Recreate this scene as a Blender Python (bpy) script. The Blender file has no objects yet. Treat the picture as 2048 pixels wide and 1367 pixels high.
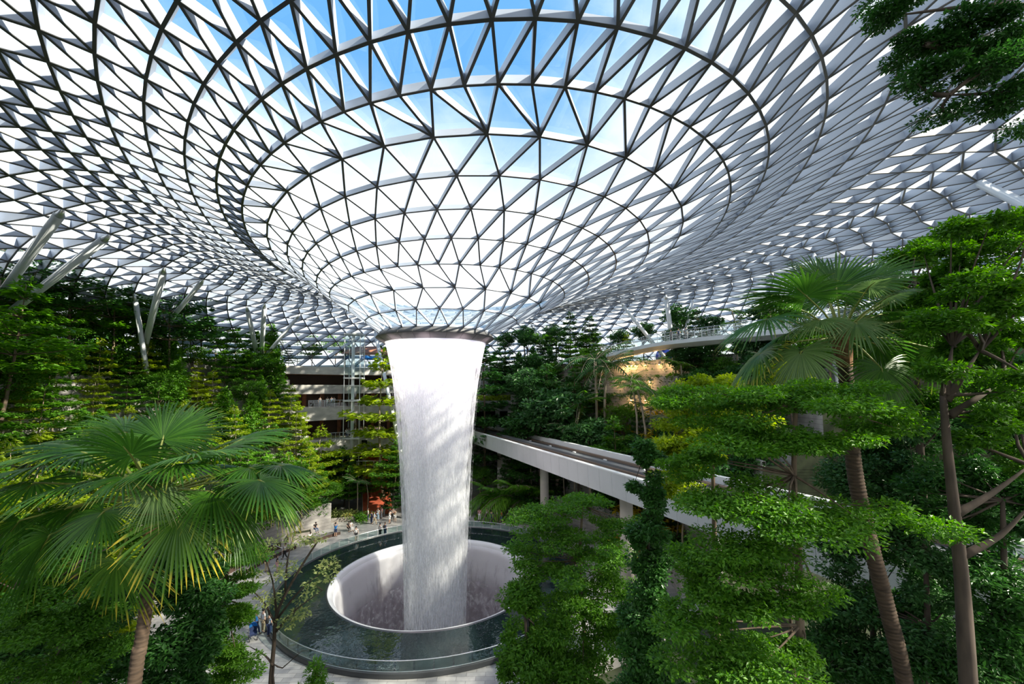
import bpy, math, random
import numpy as np
from mathutils import Vector, Matrix
rnd = random.Random(7)
SC = bpy.context.scene
COL = SC.collection
PI = math.pi
EYE = 17.85
# ------------------------------------------------------------------ camera
F_PX, PITCH, ROLL, SHIFT = 836.27, 0.0577, 0.0072, 47.2
cp, sp, cr, sr = math.cos(PITCH), math.sin(PITCH), math.cos(ROLL), math.sin(ROLL)
FWD = Vector((0, cp, sp)); UP0 = Vector((0, -sp, cp)); RT0 = Vector((1, 0, 0))
RT = RT0 * cr - UP0 * sr
UP = RT0 * sr + UP0 * cr
CAMP = Vector((0, 0, EYE))
cam_d = bpy.data.cameras.new('camera'); cam = bpy.data.objects.new('camera', cam_d); COL.objects.link(cam)
cam.matrix_world = Matrix(((RT.x, UP.x, -FWD.x, CAMP.x), (RT.y, UP.y, -FWD.y, CAMP.y), (RT.z, UP.z, -FWD.z, CAMP.z), (0, 0, 0, 1)))
cam_d.sensor_width = 36.0; cam_d.sensor_fit = 'HORIZONTAL'
cam_d.lens = F_PX * 36.0 / 2048.0
cam_d.shift_y = SHIFT / 2048.0
cam_d.clip_start = 0.1; cam_d.clip_end = 2000
SC.camera = cam

def ray(px, py):
    return RT * ((px - 1024) / F_PX) + UP * ((683.5 + SHIFT - py) / F_PX) + FWD
def at_y(px, py, Y):
    """point seen at that pixel, Y metres ahead of the camera"""
    r = ray(px, py); return CAMP + r * (Y / r.y)
def at_z(px, py, z):
    r = ray(px, py); return CAMP + r * ((z - EYE) / r.z)
def proj(p):
    d = Vector(p) - CAMP; w = d.dot(FWD)
    return 1024 + F_PX * d.dot(RT) / w, 683.5 + SHIFT - F_PX * d.dot(UP) / w

# ------------------------------------------------------------------ materials
def new_mat(name):
    m = bpy.data.materials.new(name); m.use_nodes = True
    nt = m.node_tree; nt.nodes.clear()
    return m, nt
def nd(nt, t, **kw):
    n = nt.nodes.new(t)
    for k, v in kw.items():
        if k.startswith('i_'):
            key = k[2:]
            key = int(key) if key.isdigit() else key.replace('_', ' ')
            n.inputs[key].default_value = v
        else: setattr(n, k, v)
    return n
def lk(nt, a, ao, b, bi): nt.links.new(a.outputs[ao], b.inputs[bi])
def ramp(nt, stops, interp='LINEAR'):
    r = nt.nodes.new('ShaderNodeValToRGB'); r.color_ramp.interpolation = interp
    e = r.color_ramp.elements
    while len(e) < len(stops): e.new(0.5)
    for el, (p, c) in zip(e, stops): el.position = p; el.color = (c[0], c[1], c[2], 1)
    return r
def plain(name, col, rough=0.6, metal=0.0, noise=0.0, nscale=3.0, col2=None, bump=0.0, spec=0.5, coord='Object', stretch=(1, 1, 1)):
    m, nt = new_mat(name)
    b = nd(nt, 'ShaderNodeBsdfPrincipled'); o = nd(nt, 'ShaderNodeOutputMaterial')
    b.inputs['Roughness'].default_value = rough; b.inputs['Metallic'].default_value = metal
    b.inputs['Specular IOR Level'].default_value = spec
    lk(nt, b, 0, o, 0)
    if noise or col2 or bump:
        tc = nd(nt, 'ShaderNodeTexCoord'); mp = nd(nt, 'ShaderNodeMapping'); mp.inputs['Scale'].default_value = stretch
        lk(nt, tc, coord, mp, 0)
        n = nd(nt, 'ShaderNodeTexNoise'); n.inputs['Scale'].default_value = nscale; n.inputs['Detail'].default_value = 4
        lk(nt, mp, 0, n, 'Vector')
        c2 = col2 or tuple(min(1, c * (1 + noise)) for c in col); c1 = col if col2 else tuple(c * (1 - noise) for c in col)
        r = ramp(nt, [(0.3, c1), (0.7, c2)]); lk(nt, n, 'Fac', r, 0); lk(nt, r, 0, b, 'Base Color')
        if bump:
            bp = nd(nt, 'ShaderNodeBump'); bp.inputs['Strength'].default_value = bump; lk(nt, n, 'Fac', bp, 'Height'); lk(nt, bp, 0, b, 'Normal')
    else: b.inputs['Base Color'].default_value = (*col, 1)
    return m
def leaf_mat(name, c_lo, c_hi, trans=0.45, rough=0.45, tip=None):
    """leaf: diffuse + translucent + a little gloss, each leaf of its own tone"""
    m, nt = new_mat(name)
    g = nd(nt, 'ShaderNodeNewGeometry'); oi = nd(nt, 'ShaderNodeObjectInfo')
    r = ramp(nt, [(0.0, c_lo), (1.0, c_hi)] if tip is None else [(0.0, c_lo), (0.86, c_hi), (1.0, tip)])
    ad = nd(nt, 'ShaderNodeMath', operation='MULTIPLY_ADD'); lk(nt, oi, 'Random', ad, 0); ad.inputs[1].default_value = 0.35
    sc_ = nd(nt, 'ShaderNodeMath', operation='MULTIPLY'); lk(nt, g, 'Random Per Island', sc_, 0); sc_.inputs[1].default_value = 0.72
    lk(nt, sc_, 0, ad, 2); lk(nt, ad, 0, r, 0)
    p = nd(nt, 'ShaderNodeBsdfPrincipled'); p.inputs['Roughness'].default_value = rough; p.inputs['Specular IOR Level'].default_value = 0.35
    t = nd(nt, 'ShaderNodeBsdfTranslucent'); mx = nd(nt, 'ShaderNodeMixShader'); mx.inputs[0].default_value = trans
    hs = nd(nt, 'ShaderNodeHueSaturation'); hs.inputs['Saturation'].default_value = 1.1; hs.inputs['Value'].default_value = 1.5
    lk(nt, r, 0, p, 'Base Color'); lk(nt, r, 0, hs, 'Color'); lk(nt, hs, 0, t, 'Color')
    lk(nt, p, 0, mx, 1); lk(nt, t, 0, mx, 2)
    o = nd(nt, 'ShaderNodeOutputMaterial'); lk(nt, mx, 0, o, 0)
    return m

# ------------------------------------------------------------------ mesh builder
class MB:
    def __init__(s): s.v = []; s.f = []; s.mi = []; s.uv = None
    def quad(s, a, b, c, d, mi=0):
        n = len(s.v); s.v += [tuple(a), tuple(b), tuple(c), tuple(d)]; s.f.append((n, n + 1, n + 2, n + 3)); s.mi.append(mi)
    def tri(s, a, b, c, mi=0):
        n = len(s.v); s.v += [tuple(a), tuple(b), tuple(c)]; s.f.append((n, n + 1, n + 2)); s.mi.append(mi)
    def add(s, verts, faces, mi=0):
        n = len(s.v); s.v += [tuple(x) for x in verts]
        for f in faces: s.f.append(tuple(i + n for i in f)); s.mi.append(mi)
    def box(s, c, size, rz=0.0, mi=0, bevel=0.0):
        x, y, z = (k / 2 for k in size); ca, sa = math.cos(rz), math.sin(rz)
        P = [(-x, -y, -z), (x, -y, -z), (x, y, -z), (-x, y, -z), (-x, -y, z), (x, -y, z), (x, y, z), (-x, y, z)]
        V = [(c[0] + p[0] * ca - p[1] * sa, c[1] + p[0] * sa + p[1] * ca, c[2] + p[2]) for p in P]
        s.add(V, [(0, 3, 2, 1), (4, 5, 6, 7), (0, 1, 5, 4), (1, 2, 6, 5), (2, 3, 7, 6), (3, 0, 4, 7)], mi)
    def tube(s, pts, rad, n=8, mi=0, cap=True):
        """round bar along points; rad a number or one per point"""
        pts = [Vector(p) for p in pts]; k = len(pts)
        rad = [rad] * k if isinstance(rad, (int, float)) else list(rad)
        n0 = len(s.v); prev = None
        for i, p in enumerate(pts):
            t = (pts[min(i + 1, k - 1)] - pts[max(i - 1, 0)]).normalized()
            if prev is None:
                a = Vector((0, 0, 1)) if abs(t.z) < 0.9 else Vector((1, 0, 0)); u = t.cross(a).normalized()
            else:
                u = (prev - t * prev.dot(t)).normalized()
            prev = u; w = t.cross(u)
            for j in range(n):
                an = 2 * PI * j / n; q = p + (u * math.cos(an) + w * math.sin(an)) * rad[i]; s.v.append(tuple(q))
        for i in range(k - 1):
            for j in range(n):
                a = n0 + i * n + j; b = n0 + i * n + (j + 1) % n
                s.f.append((a, b, b + n, a + n)); s.mi.append(mi)
        if cap:
            s.f.append(tuple(n0 + j for j in range(n - 1, -1, -1))); s.mi.append(mi)
            s.f.append(tuple(n0 + (k - 1) * n + j for j in range(n))); s.mi.append(mi)
    def lathe(s, prof, c=(0, 0, 0), n=64, a0=0.0, a1=2 * PI, mi=0):
        """profile of (r, z) turned about the vertical through c"""
        full = abs(a1 - a0 - 2 * PI) < 1e-6; m = n if full else n + 1; n0 = len(s.v)
        for (r, z) in prof:
            for j in range(m):
                an = a0 + (a1 - a0) * j / n; s.v.append((c[0] + r * math.cos(an), c[1] + r * math.sin(an), c[2] + z))
        for i in range(len(prof) - 1):
            for j in range(n):
                a = n0 + i * m + j; b = n0 + i * m + (j + 1) % m
                s.f.append((a, b, b + m, a + m)); s.mi.append(mi)
    def sphere(s, c, r, n=10, m=7, mi=0, sc=(1, 1, 1)):
        V = []; Fc = []
        for i in range(m + 1):
            th = PI * i / m
            for j in range(n):
                ph = 2 * PI * j / n
                V.append((c[0] + r * sc[0] * math.sin(th) * math.cos(ph), c[1] + r * sc[1] * math.sin(th) * math.sin(ph), c[2] + r * sc[2] * math.cos(th)))
        for i in range(m):
            for j in range(n):
                a = i * n + j; b = i * n + (j + 1) % n; Fc.append((a, a + n, b + n, b))
        s.add(V, Fc, mi)
    def mesh(s, name, mats, smooth=False):
        me = bpy.data.meshes.new(name); me.from_pydata(s.v, [], s.f)
        for m in (mats if isinstance(mats, (list, tuple)) else [mats]): me.materials.append(m)
        if any(s.mi): me.polygons.foreach_set('material_index', np.array(s.mi, dtype=np.int32))
        if smooth: me.polygons.foreach_set('use_smooth', np.ones(len(me.polygons), dtype=bool))
        me.update(); return me
    def build(s, name, mats, parent=None, smooth=False):
        return link(name, s.mesh(name, mats, smooth), parent)
def link(name, data, parent=None):
    o = bpy.data.objects.new(name, data); COL.objects.link(o)
    if parent is not None: o.parent = parent
    return o
def np_mesh(name, V, F, mats, smooth=False):
    """V (n,3), F (m,k) arrays"""
    me = bpy.data.meshes.new(name); V = np.asarray(V, np.float32); F = np.asarray(F, np.int32); m, k = F.shape
    me.vertices.add(len(V)); me.vertices.foreach_set('co', V.ravel())
    me.loops.add(m * k); me.loops.foreach_set('vertex_index', F.ravel())
    me.polygons.add(m); me.polygons.foreach_set('loop_start', np.arange(0, m * k, k, dtype=np.int32))
    try: me.polygons.foreach_set('loop_total', np.full(m, k, np.int32))
    except Exception: pass
    me.polygons.foreach_set('use_smooth', np.full(m, bool(smooth)))
    for mt in (mats if isinstance(mats, (list, tuple)) else [mats]): me.materials.append(mt)
    me.update(calc_edges=True); me.validate(); return me
def tag(o, label=None, cat=None, group=None, kind=None):
    if label: o['label'] = label
    if cat: o['category'] = cat
    if group: o['group'] = group
    if kind: o['kind'] = kind
    return o
def thing(name, loc=(0, 0, 0), rz=0.0, label=None, cat=None, group=None):
    o = bpy.data.objects.new(name, None); COL.objects.link(o); o.empty_display_size = 0.2
    o.location = loc; o.rotation_euler = (0, 0, rz); return tag(o, label, cat, group)
KIDS = {}
def copy_tree(root, loc, rz=0.0, sc=1.0, label=None, group=None):
    r = root.copy(); COL.objects.link(r); r.location = loc; r.rotation_euler = (0, 0, rz)
    r.scale = (sc, sc, sc) if isinstance(sc, (int, float)) else sc
    if label: r['label'] = label
    if group: r['group'] = group
    if root.name not in KIDS: KIDS[root.name] = [(c, list(c.children)) for c in root.children]
    for c, gs in KIDS[root.name]:
        d = c.copy(); COL.objects.link(d); d.parent = r
        for g in gs:
            e = g.copy(); COL.objects.link(e); e.parent = d
    return r
# ------------------------------------------------------------------ sky and sun
def build_world():
    w = bpy.data.worlds.new('sky'); SC.world = w; w.use_nodes = True; nt = w.node_tree; nt.nodes.clear()
    tc = nd(nt, 'ShaderNodeTexCoord')
    # clear blue patch round one direction of the sky, broken up by cloud
    d0 = (ray(560, -260)).normalized()
    dot = nd(nt, 'ShaderNodeVectorMath', operation='DOT_PRODUCT'); lk(nt, tc, 'Generated', dot, 0); dot.inputs[1].default_value = d0
    mp = nd(nt, 'ShaderNodeMapping'); mp.inputs['Scale'].default_value = (1, 1, 1.7); lk(nt, tc, 'Generated', mp, 0)
    n = nd(nt, 'ShaderNodeTexNoise'); n.inputs['Scale'].default_value = 3.2; n.inputs['Detail'].default_value = 7; n.inputs['Roughness'].default_value = 0.55
    lk(nt, mp, 0, n, 'Vector')
    ma = nd(nt, 'ShaderNodeMath', operation='MULTIPLY_ADD'); lk(nt, n, 'Fac', ma, 0); ma.inputs[1].default_value = -0.75; lk(nt, dot, 'Value', ma, 2)
    mr = nd(nt, 'ShaderNodeMapRange'); lk(nt, ma, 0, mr, 0)
    mr.inputs[1].default_value = 0.16; mr.inputs[2].default_value = 0.62; mr.inputs[3].default_value = 0; mr.inputs[4].default_value = 1
    mr.interpolation_type = 'SMOOTHSTEP'
    r = ramp(nt, [(0.0, (0.60, 0.61, 0.63)), (0.22, (0.50, 0.57, 0.65)), (0.6, (0.29, 0.42, 0.57)), (1.0, (0.10, 0.27, 0.52))])
    # ground half of the sphere: grey land; haze and cloud thicken towards the horizon
    sx = nd(nt, 'ShaderNodeSeparateXYZ'); lk(nt, tc, 'Generated', sx, 0)
    el = nd(nt, 'ShaderNodeMath', operation='MULTIPLY_ADD'); lk(nt, n, 'Fac', el, 0); el.inputs[1].default_value = -0.25; lk(nt, sx, 2, el, 2)
    eh = nd(nt, 'ShaderNodeMapRange'); lk(nt, el, 0, eh, 0); eh.interpolation_type = 'SMOOTHSTEP'; eh.inputs[1].default_value = 0.24; eh.inputs[2].default_value = 0.54
    hm = nd(nt, 'ShaderNodeMath', operation='MULTIPLY'); lk(nt, mr, 0, hm, 0); lk(nt, eh, 0, hm, 1); lk(nt, hm, 0, r, 0)
    hz = nd(nt, 'ShaderNodeMapRange'); lk(nt, sx, 2, hz, 0); hz.inputs[1].default_value = -0.06; hz.inputs[2].default_value = 0.0
    mx = nd(nt, 'ShaderNodeMix', data_type='RGBA'); lk(nt, hz, 0, mx, 0); mx.inputs[6].default_value = (0.35, 0.37, 0.36, 1); lk(nt, r, 0, mx, 7)
    bg = nd(nt, 'ShaderNodeBackground'); bg.inputs['Strength'].default_value = 1.0; lk(nt, mx, 2, bg, 0)
    o = nd(nt, 'ShaderNodeOutputWorld'); lk(nt, bg, 0, o, 0)
build_world()
sun_d = bpy.data.lights.new('sun', 'SUN'); sun = bpy.data.objects.new('sun', sun_d); COL.objects.link(sun)
SUN_DIR = Vector((0.78, -0.22, 0.62)).normalized()
sun.rotation_euler = SUN_DIR.to_track_quat('Z', 'Y').to_euler(); sun.location = (60, -20, 90)
sun_d.energy = 8.0; sun_d.angle = 0.03; sun_d.color = (1.0, 0.90, 0.74)

# ------------------------------------------------------------------ glass roof: a diagrid over a funnel that drops into the oculus
RINGS = [
(24,-7.45,41,5.34,5.496,4.57971,0.0081,-0.0100,0.0023,0.0000,-0.0023),
(24,-6.722,40.81,7.373,6.493,3.80388,0.0107,-0.0087,0.0168,-0.0088,-0.0109),
(24,-6.211,40.57,9.383,7.537,3.90130,0.0197,0.0003,0.0248,-0.0139,-0.0303),
(48,-5.735,40.33,11.42,8.452,4.02525,0.0336,0.0131,0.0327,-0.0159,-0.0520),
(48,-4.969,40.18,13.41,9.163,3.68793,0.0588,0.0324,0.0500,-0.0180,-0.0865),
(48,-4.117,40.01,15.43,9.87,3.87455,0.0825,0.0428,0.0599,-0.0107,-0.1140),
(48,-3.142,39.86,17.48,10.48,4.18793,0.1055,0.0453,0.0618,-0.0029,-0.1308),
(48,-2.371,39.7,19.51,11.07,4.00581,0.1376,0.0364,0.0666,0.0088,-0.1481),
(96,-1.434,39.54,21.54,11.65,3.95045,0.1741,0.0158,0.0654,0.0110,-0.1376),
(96,-0.8785,39.47,23.34,12.21,3.97045,0.2287,-0.0009,0.0807,0.0300,-0.1642),
(96,-0.1395,39.42,25.13,12.62,3.89991,0.2202,-0.0178,0.0926,-0.0015,-0.1361),
(96,0.6919,39.24,27.06,13.18,3.74916,0.2013,-0.0269,0.0896,-0.0128,-0.1131),
(96,1.621,39.01,29.04,13.77,3.66635,0.1782,-0.0326,0.0851,-0.0180,-0.0962),
(96,2.535,38.83,31.04,14.13,3.56986,0.1917,-0.0340,0.0798,-0.0153,-0.0886),
(96,3.276,38.73,32.96,14.36,3.53120,0.1947,-0.0401,0.0758,-0.0133,-0.0810),
(96,3.825,38.87,34.56,14.48,3.46446,0.1884,-0.0285,0.0724,-0.0083,-0.0695),
(96,4.254,39,36.18,14.53,3.48851,0.1504,-0.0225,0.0637,-0.0074,-0.0521)]
def ring_nodes(q):
    N, cx, cy, R, h, ph, a, b, tx, ty, e = q
    t = ph + 2 * PI / N * np.arange(N); th = t + a * np.sin(t) + b * np.cos(t)
    x = R * (1 + e) * np.cos(th); y = R * (1 - e) * np.sin(th)
    return np.stack([cx + x, cy + y, EYE + h + tx * x + ty * y], 1)
rings = [ring_nodes(q) for q in RINGS]
# beyond the crest the shell rolls over and comes down to the ground
ph0, R_, step = RINGS[-1][5], 36.18, 2 * PI / 96
AX, BZ, RC = 21.0, 25.0, 41.0
prof = [(37.9, 0.0), (39.6, 0.0)]
for i in range(1, 20):
    s_ = i / 17.0
    an = min(s_, 1.0) * PI / 2
    # even steps along the arc
    prof.append((RC + AX * math.sin(an), -BZ * (1 - math.cos(an)) - max(0, s_ - 1) * 36))
for k, (Rk, dz) in enumerate(prof):
    f = min(1.0, (k + 1) / 8.0)
    e = -0.0521 * (1 - f) - 0.0 * f
    rings.append(ring_nodes((96, 4.254 + 0.5 * f, 39.0, Rk, 14.53 + 0.05 + dz, ph0 + step * 0.5 * (k + 1), 0.1504 * (1 - 0.6 * f), -0.0225 * (1 - f), 0.0637, -0.0074 + 0.02 * f, e)))
base = np.cumsum([0] + [len(r) for r in rings])
NV = np.concatenate(rings)
SHIFT_K = [2, -1, -2, 2, -2, -3, 1, 0, 0, 0, 1, 0, 1, 0, 1, -1]
tris, edges = [], set()
for k in range(len(rings) - 1):
    A, B = rings[k], rings[k + 1]; na, nb = len(A), len(B); a0, b0 = base[k], base[k + 1]
    if na == nb:
        best = SHIFT_K[k] if k < len(SHIFT_K) else min(range(-na // 2, na // 2), key=lambda s: sum(np.linalg.norm(A[j] - B[(j + s) % nb]) + np.linalg.norm(A[j] - B[(j + s + 1) % nb]) for j in range(0, na, 6)))
        for j in range(na):
            p, q, m, m1 = a0 + j, a0 + (j + 1) % na, b0 + (j + best) % nb, b0 + (j + best + 1) % nb
            tris += [(p, m, m1), (p, m1, q)]
    else:
        best = SHIFT_K[k] if k < len(SHIFT_K) else min(range(-nb // 2, nb // 2), key=lambda s: sum(np.linalg.norm(A[j] - B[(2 * j + s) % nb]) for j in range(na)))
        for j in range(na):
            p, q = a0 + j, a0 + (j + 1) % na
            m0, m1, m2 = (b0 + (2 * j + best + d) % nb for d in (0, 1, 2))
            tris += [(p, m0, m1), (p, m1, q), (q, m1, m2)]
tris = np.array(tris)
fn = np.cross(NV[tris[:, 1]] - NV[tris[:, 0]], NV[tris[:, 2]] - NV[tris[:, 0]])
# outward: away from the garden (up, or away from the axis where the shell is steep)
cen = NV[tris].mean(1); outv = cen - np.array([4.0, 39.0, 8.0])
inner = np.arange(len(tris)) < np.searchsorted(tris[:, 0], base[14])
sgn = np.where(inner, np.sign(fn[:, 2]), np.sign((fn * outv).sum(1)))
fn *= np.where(sgn == 0, 1, sgn)[:, None]
VN = np.zeros_like(NV)
for c in range(3): np.add.at(VN, tris[:, c], fn)
VN /= np.linalg.norm(VN, axis=1)[:, None]
for t in tris:
    for a, b in ((t[0], t[1]), (t[1], t[2]), (t[2], t[0])): edges.add((min(a, b), max(a, b)))
E = np.array(sorted(edges))
ring_id = np.searchsorted(base, np.arange(len(NV)), side='right') - 1
BW = 0.086
P0, P1 = NV[E[:, 0]], NV[E[:, 1]]
depth_of = lambda k: np.interp(k, [0, 6, 9, 12, 15, 20], [0.22, 0.30, 0.42, 0.62, 0.78, 0.80])
bd = depth_of(ring_id[E[:, 0]])[:, None]
bw = (BW * np.clip(0.72 + 0.035 * ring_id[E[:, 0]], 0.72, 1.15))[:, None]
T_ = P1 - P0; T_ /= np.linalg.norm(T_, axis=1)[:, None]
Nm = VN[E[:, 0]] + VN[E[:, 1]]; Nm /= np.linalg.norm(Nm, axis=1)[:, None]
W = np.cross(T_, Nm); W /= np.linalg.norm(W, axis=1)[:, None]; W *= bw / 2
V8 = np.stack([P0 - W, P0 + W, P1 + W, P1 - W, P0 - W + VN[E[:, 0]] * bd, P0 + W + VN[E[:, 0]] * bd, P1 + W + VN[E[:, 1]] * bd, P1 - W + VN[E[:, 1]] * bd], 1)
fl = 0.05   # bottom flange stands a little proud of the web; its darkness is painted shade
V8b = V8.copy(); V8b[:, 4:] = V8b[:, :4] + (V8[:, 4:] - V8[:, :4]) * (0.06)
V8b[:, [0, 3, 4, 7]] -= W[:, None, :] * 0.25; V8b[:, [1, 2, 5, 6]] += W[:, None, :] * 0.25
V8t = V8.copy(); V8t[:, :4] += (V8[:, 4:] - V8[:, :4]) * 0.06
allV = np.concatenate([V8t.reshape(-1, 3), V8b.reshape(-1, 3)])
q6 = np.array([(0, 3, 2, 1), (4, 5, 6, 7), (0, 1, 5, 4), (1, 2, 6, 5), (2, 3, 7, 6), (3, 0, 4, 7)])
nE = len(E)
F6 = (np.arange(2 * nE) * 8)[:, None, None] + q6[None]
m_steel = plain('roof steel paint', (0.36, 0.41, 0.50), 0.38)  # blue tint puts reflected sky light into the paint colour
m_flange_shade = plain('roof flange shade', (0.06, 0.06, 0.063), 0.5)  # underside shade put into the colour; the flange itself is light grey
lattice_me = np_mesh('steel_lattice', allV, F6.reshape(-1, 4), [m_steel, m_flange_shade])
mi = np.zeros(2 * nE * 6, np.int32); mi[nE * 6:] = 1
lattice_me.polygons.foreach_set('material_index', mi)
roof = tag(thing('ceiling'), kind='structure')
lat = link('steel_lattice', lattice_me, roof)
def glass_mat(name, tint=(0.93, 0.97, 0.98), k=0.8, base=0.05, rough=0.0):
    m, nt = new_mat(name)
    tr = nd(nt, 'ShaderNodeBsdfTransparent'); tr.inputs[0].default_value = (*tint, 1)
    gl = nd(nt, 'ShaderNodeBsdfGlossy'); gl.inputs['Roughness'].default_value = rough; gl.inputs[0].default_value = (0.95, 0.97, 0.96, 1)
    lw = nd(nt, 'ShaderNodeLayerWeight'); lw.inputs[0].default_value = 0.5
    pw = nd(nt, 'ShaderNodeMath', operation='POWER'); lk(nt, lw, 'Facing', pw, 0); pw.inputs[1].default_value = 4.0
    mu = nd(nt, 'ShaderNodeMath', operation='MULTIPLY_ADD', use_clamp=True); lk(nt, pw, 0, mu, 0); mu.inputs[1].default_value = k; mu.inputs[2].default_value = base
    mx = nd(nt, 'ShaderNodeMixShader'); lk(nt, mu, 0, mx, 0); lk(nt, tr, 0, mx, 1); lk(nt, gl, 0, mx, 2)
    o = nd(nt, 'ShaderNodeOutputMaterial'); lk(nt, mx, 0, o, 0); return m
m_glass = glass_mat('roof glass')
gd = depth_of(ring_id)[:, None] + 0.012
GV = NV + VN * gd
# orient so that the panes face inwards consistently
T2 = tris.copy(); fl_ = sgn < 0; T2[fl_] = T2[fl_][:, ::-1]
glz = link('glazing', np_mesh('glazing', GV, T2, m_glass), roof)
m_pave, nt = new_mat('plaza paving')
tc = nd(nt, 'ShaderNodeTexCoord'); br = nd(nt, 'ShaderNodeTexBrick'); br.inputs['Scale'].default_value = 1.0
br.inputs['Color1'].default_value = (0.30, 0.31, 0.32, 1); br.inputs['Color2'].default_value = (0.48, 0.48, 0.47, 1); br.inputs['Mortar'].default_value = (0.16, 0.16, 0.16, 1)
br.inputs['Mortar Size'].default_value = 0.012; br.inputs['Brick Width'].default_value = 1.2; br.inputs['Row Height'].default_value = 0.4; lk(nt, tc, 'Object', br, 'Vector')
n_ = nd(nt, 'ShaderNodeTexNoise'); n_.inputs['Scale'].default_value = 1.3; n_.inputs['Detail'].default_value = 6; lk(nt, tc, 'Object', n_, 'Vector')
mx = nd(nt, 'ShaderNodeMix', data_type='RGBA', blend_type='MULTIPLY'); mx.inputs[0].default_value = 0.8; lk(nt, br, 0, mx, 6)
r_ = ramp(nt, [(0.3, (0.55, 0.55, 0.56)), (0.7, (1.15, 1.12, 1.08))]); lk(nt, n_, 'Fac', r_, 0); lk(nt, r_, 0, mx, 7)
p_ = nd(nt, 'ShaderNodeBsdfPrincipled'); p_.inputs['Roughness'].default_value = 0.32; lk(nt, mx, 2, p_, 'Base Color'); o_ = nd(nt, 'ShaderNodeOutputMaterial'); lk(nt, p_, 0, o_, 0)
b = MB(); b.lathe([(14.0, 0.0), (62, 0.0)], (-7.45, 41.0, 0), 96)
fl_o = tag(b.build('floor', m_pave), kind='structure')
m_land = plain('ground outside', (0.30, 0.31, 0.29), 0.9)
b = MB(); b.lathe([(62, -0.3), (420, -0.3)], (0, 40, 0), 64); tag(b.build('ground', m_land), kind='structure')
# ------------------------------------------------------------------ oculus, waterfall, basin
CX, CY = -7.45, 41.0
m_oc = plain('oculus cladding', (0.10, 0.10, 0.105), 0.5, noise=0.1, nscale=0.6)
m_oc2 = plain('oculus soffit', (0.14, 0.135, 0.135), 0.5)
oc = tag(thing('oculus_ring', (CX, CY, EYE)), 'dark grey ring at the foot of the glass funnel, the waterfall pouring out of it', 'oculus')
b = MB(); b.lathe([(5.05, 5.56), (5.30, 5.56), (5.72, 5.02), (5.66, 4.98)], n=96); b.lathe([(5.05, 5.56), (5.05, 5.0)], n=96)
b.build('fascia', m_oc, oc, True)
b = MB(); b.lathe([(5.66, 4.98), (5.0, 4.58), (4.88, 4.55), (4.84, 4.7), (4.84, 5.0), (5.05, 5.0)], n=96); b.build('soffit', m_oc2, oc, True)
m_joint = plain('dark joint', (0.03, 0.03, 0.03)); b = MB(); b.tube([(5.305, 0, 5.555), (5.725, 0, 5.02), (5.655, 0, 4.975), (5.0, 0, 4.575)], 0.012, 4); jm = b.mesh('joint', m_joint)
for j in range(24):
    o = link('joint', jm, oc); o.rotation_euler = (0, 0, 2 * PI * (j + 0.3) / 24)

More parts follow.
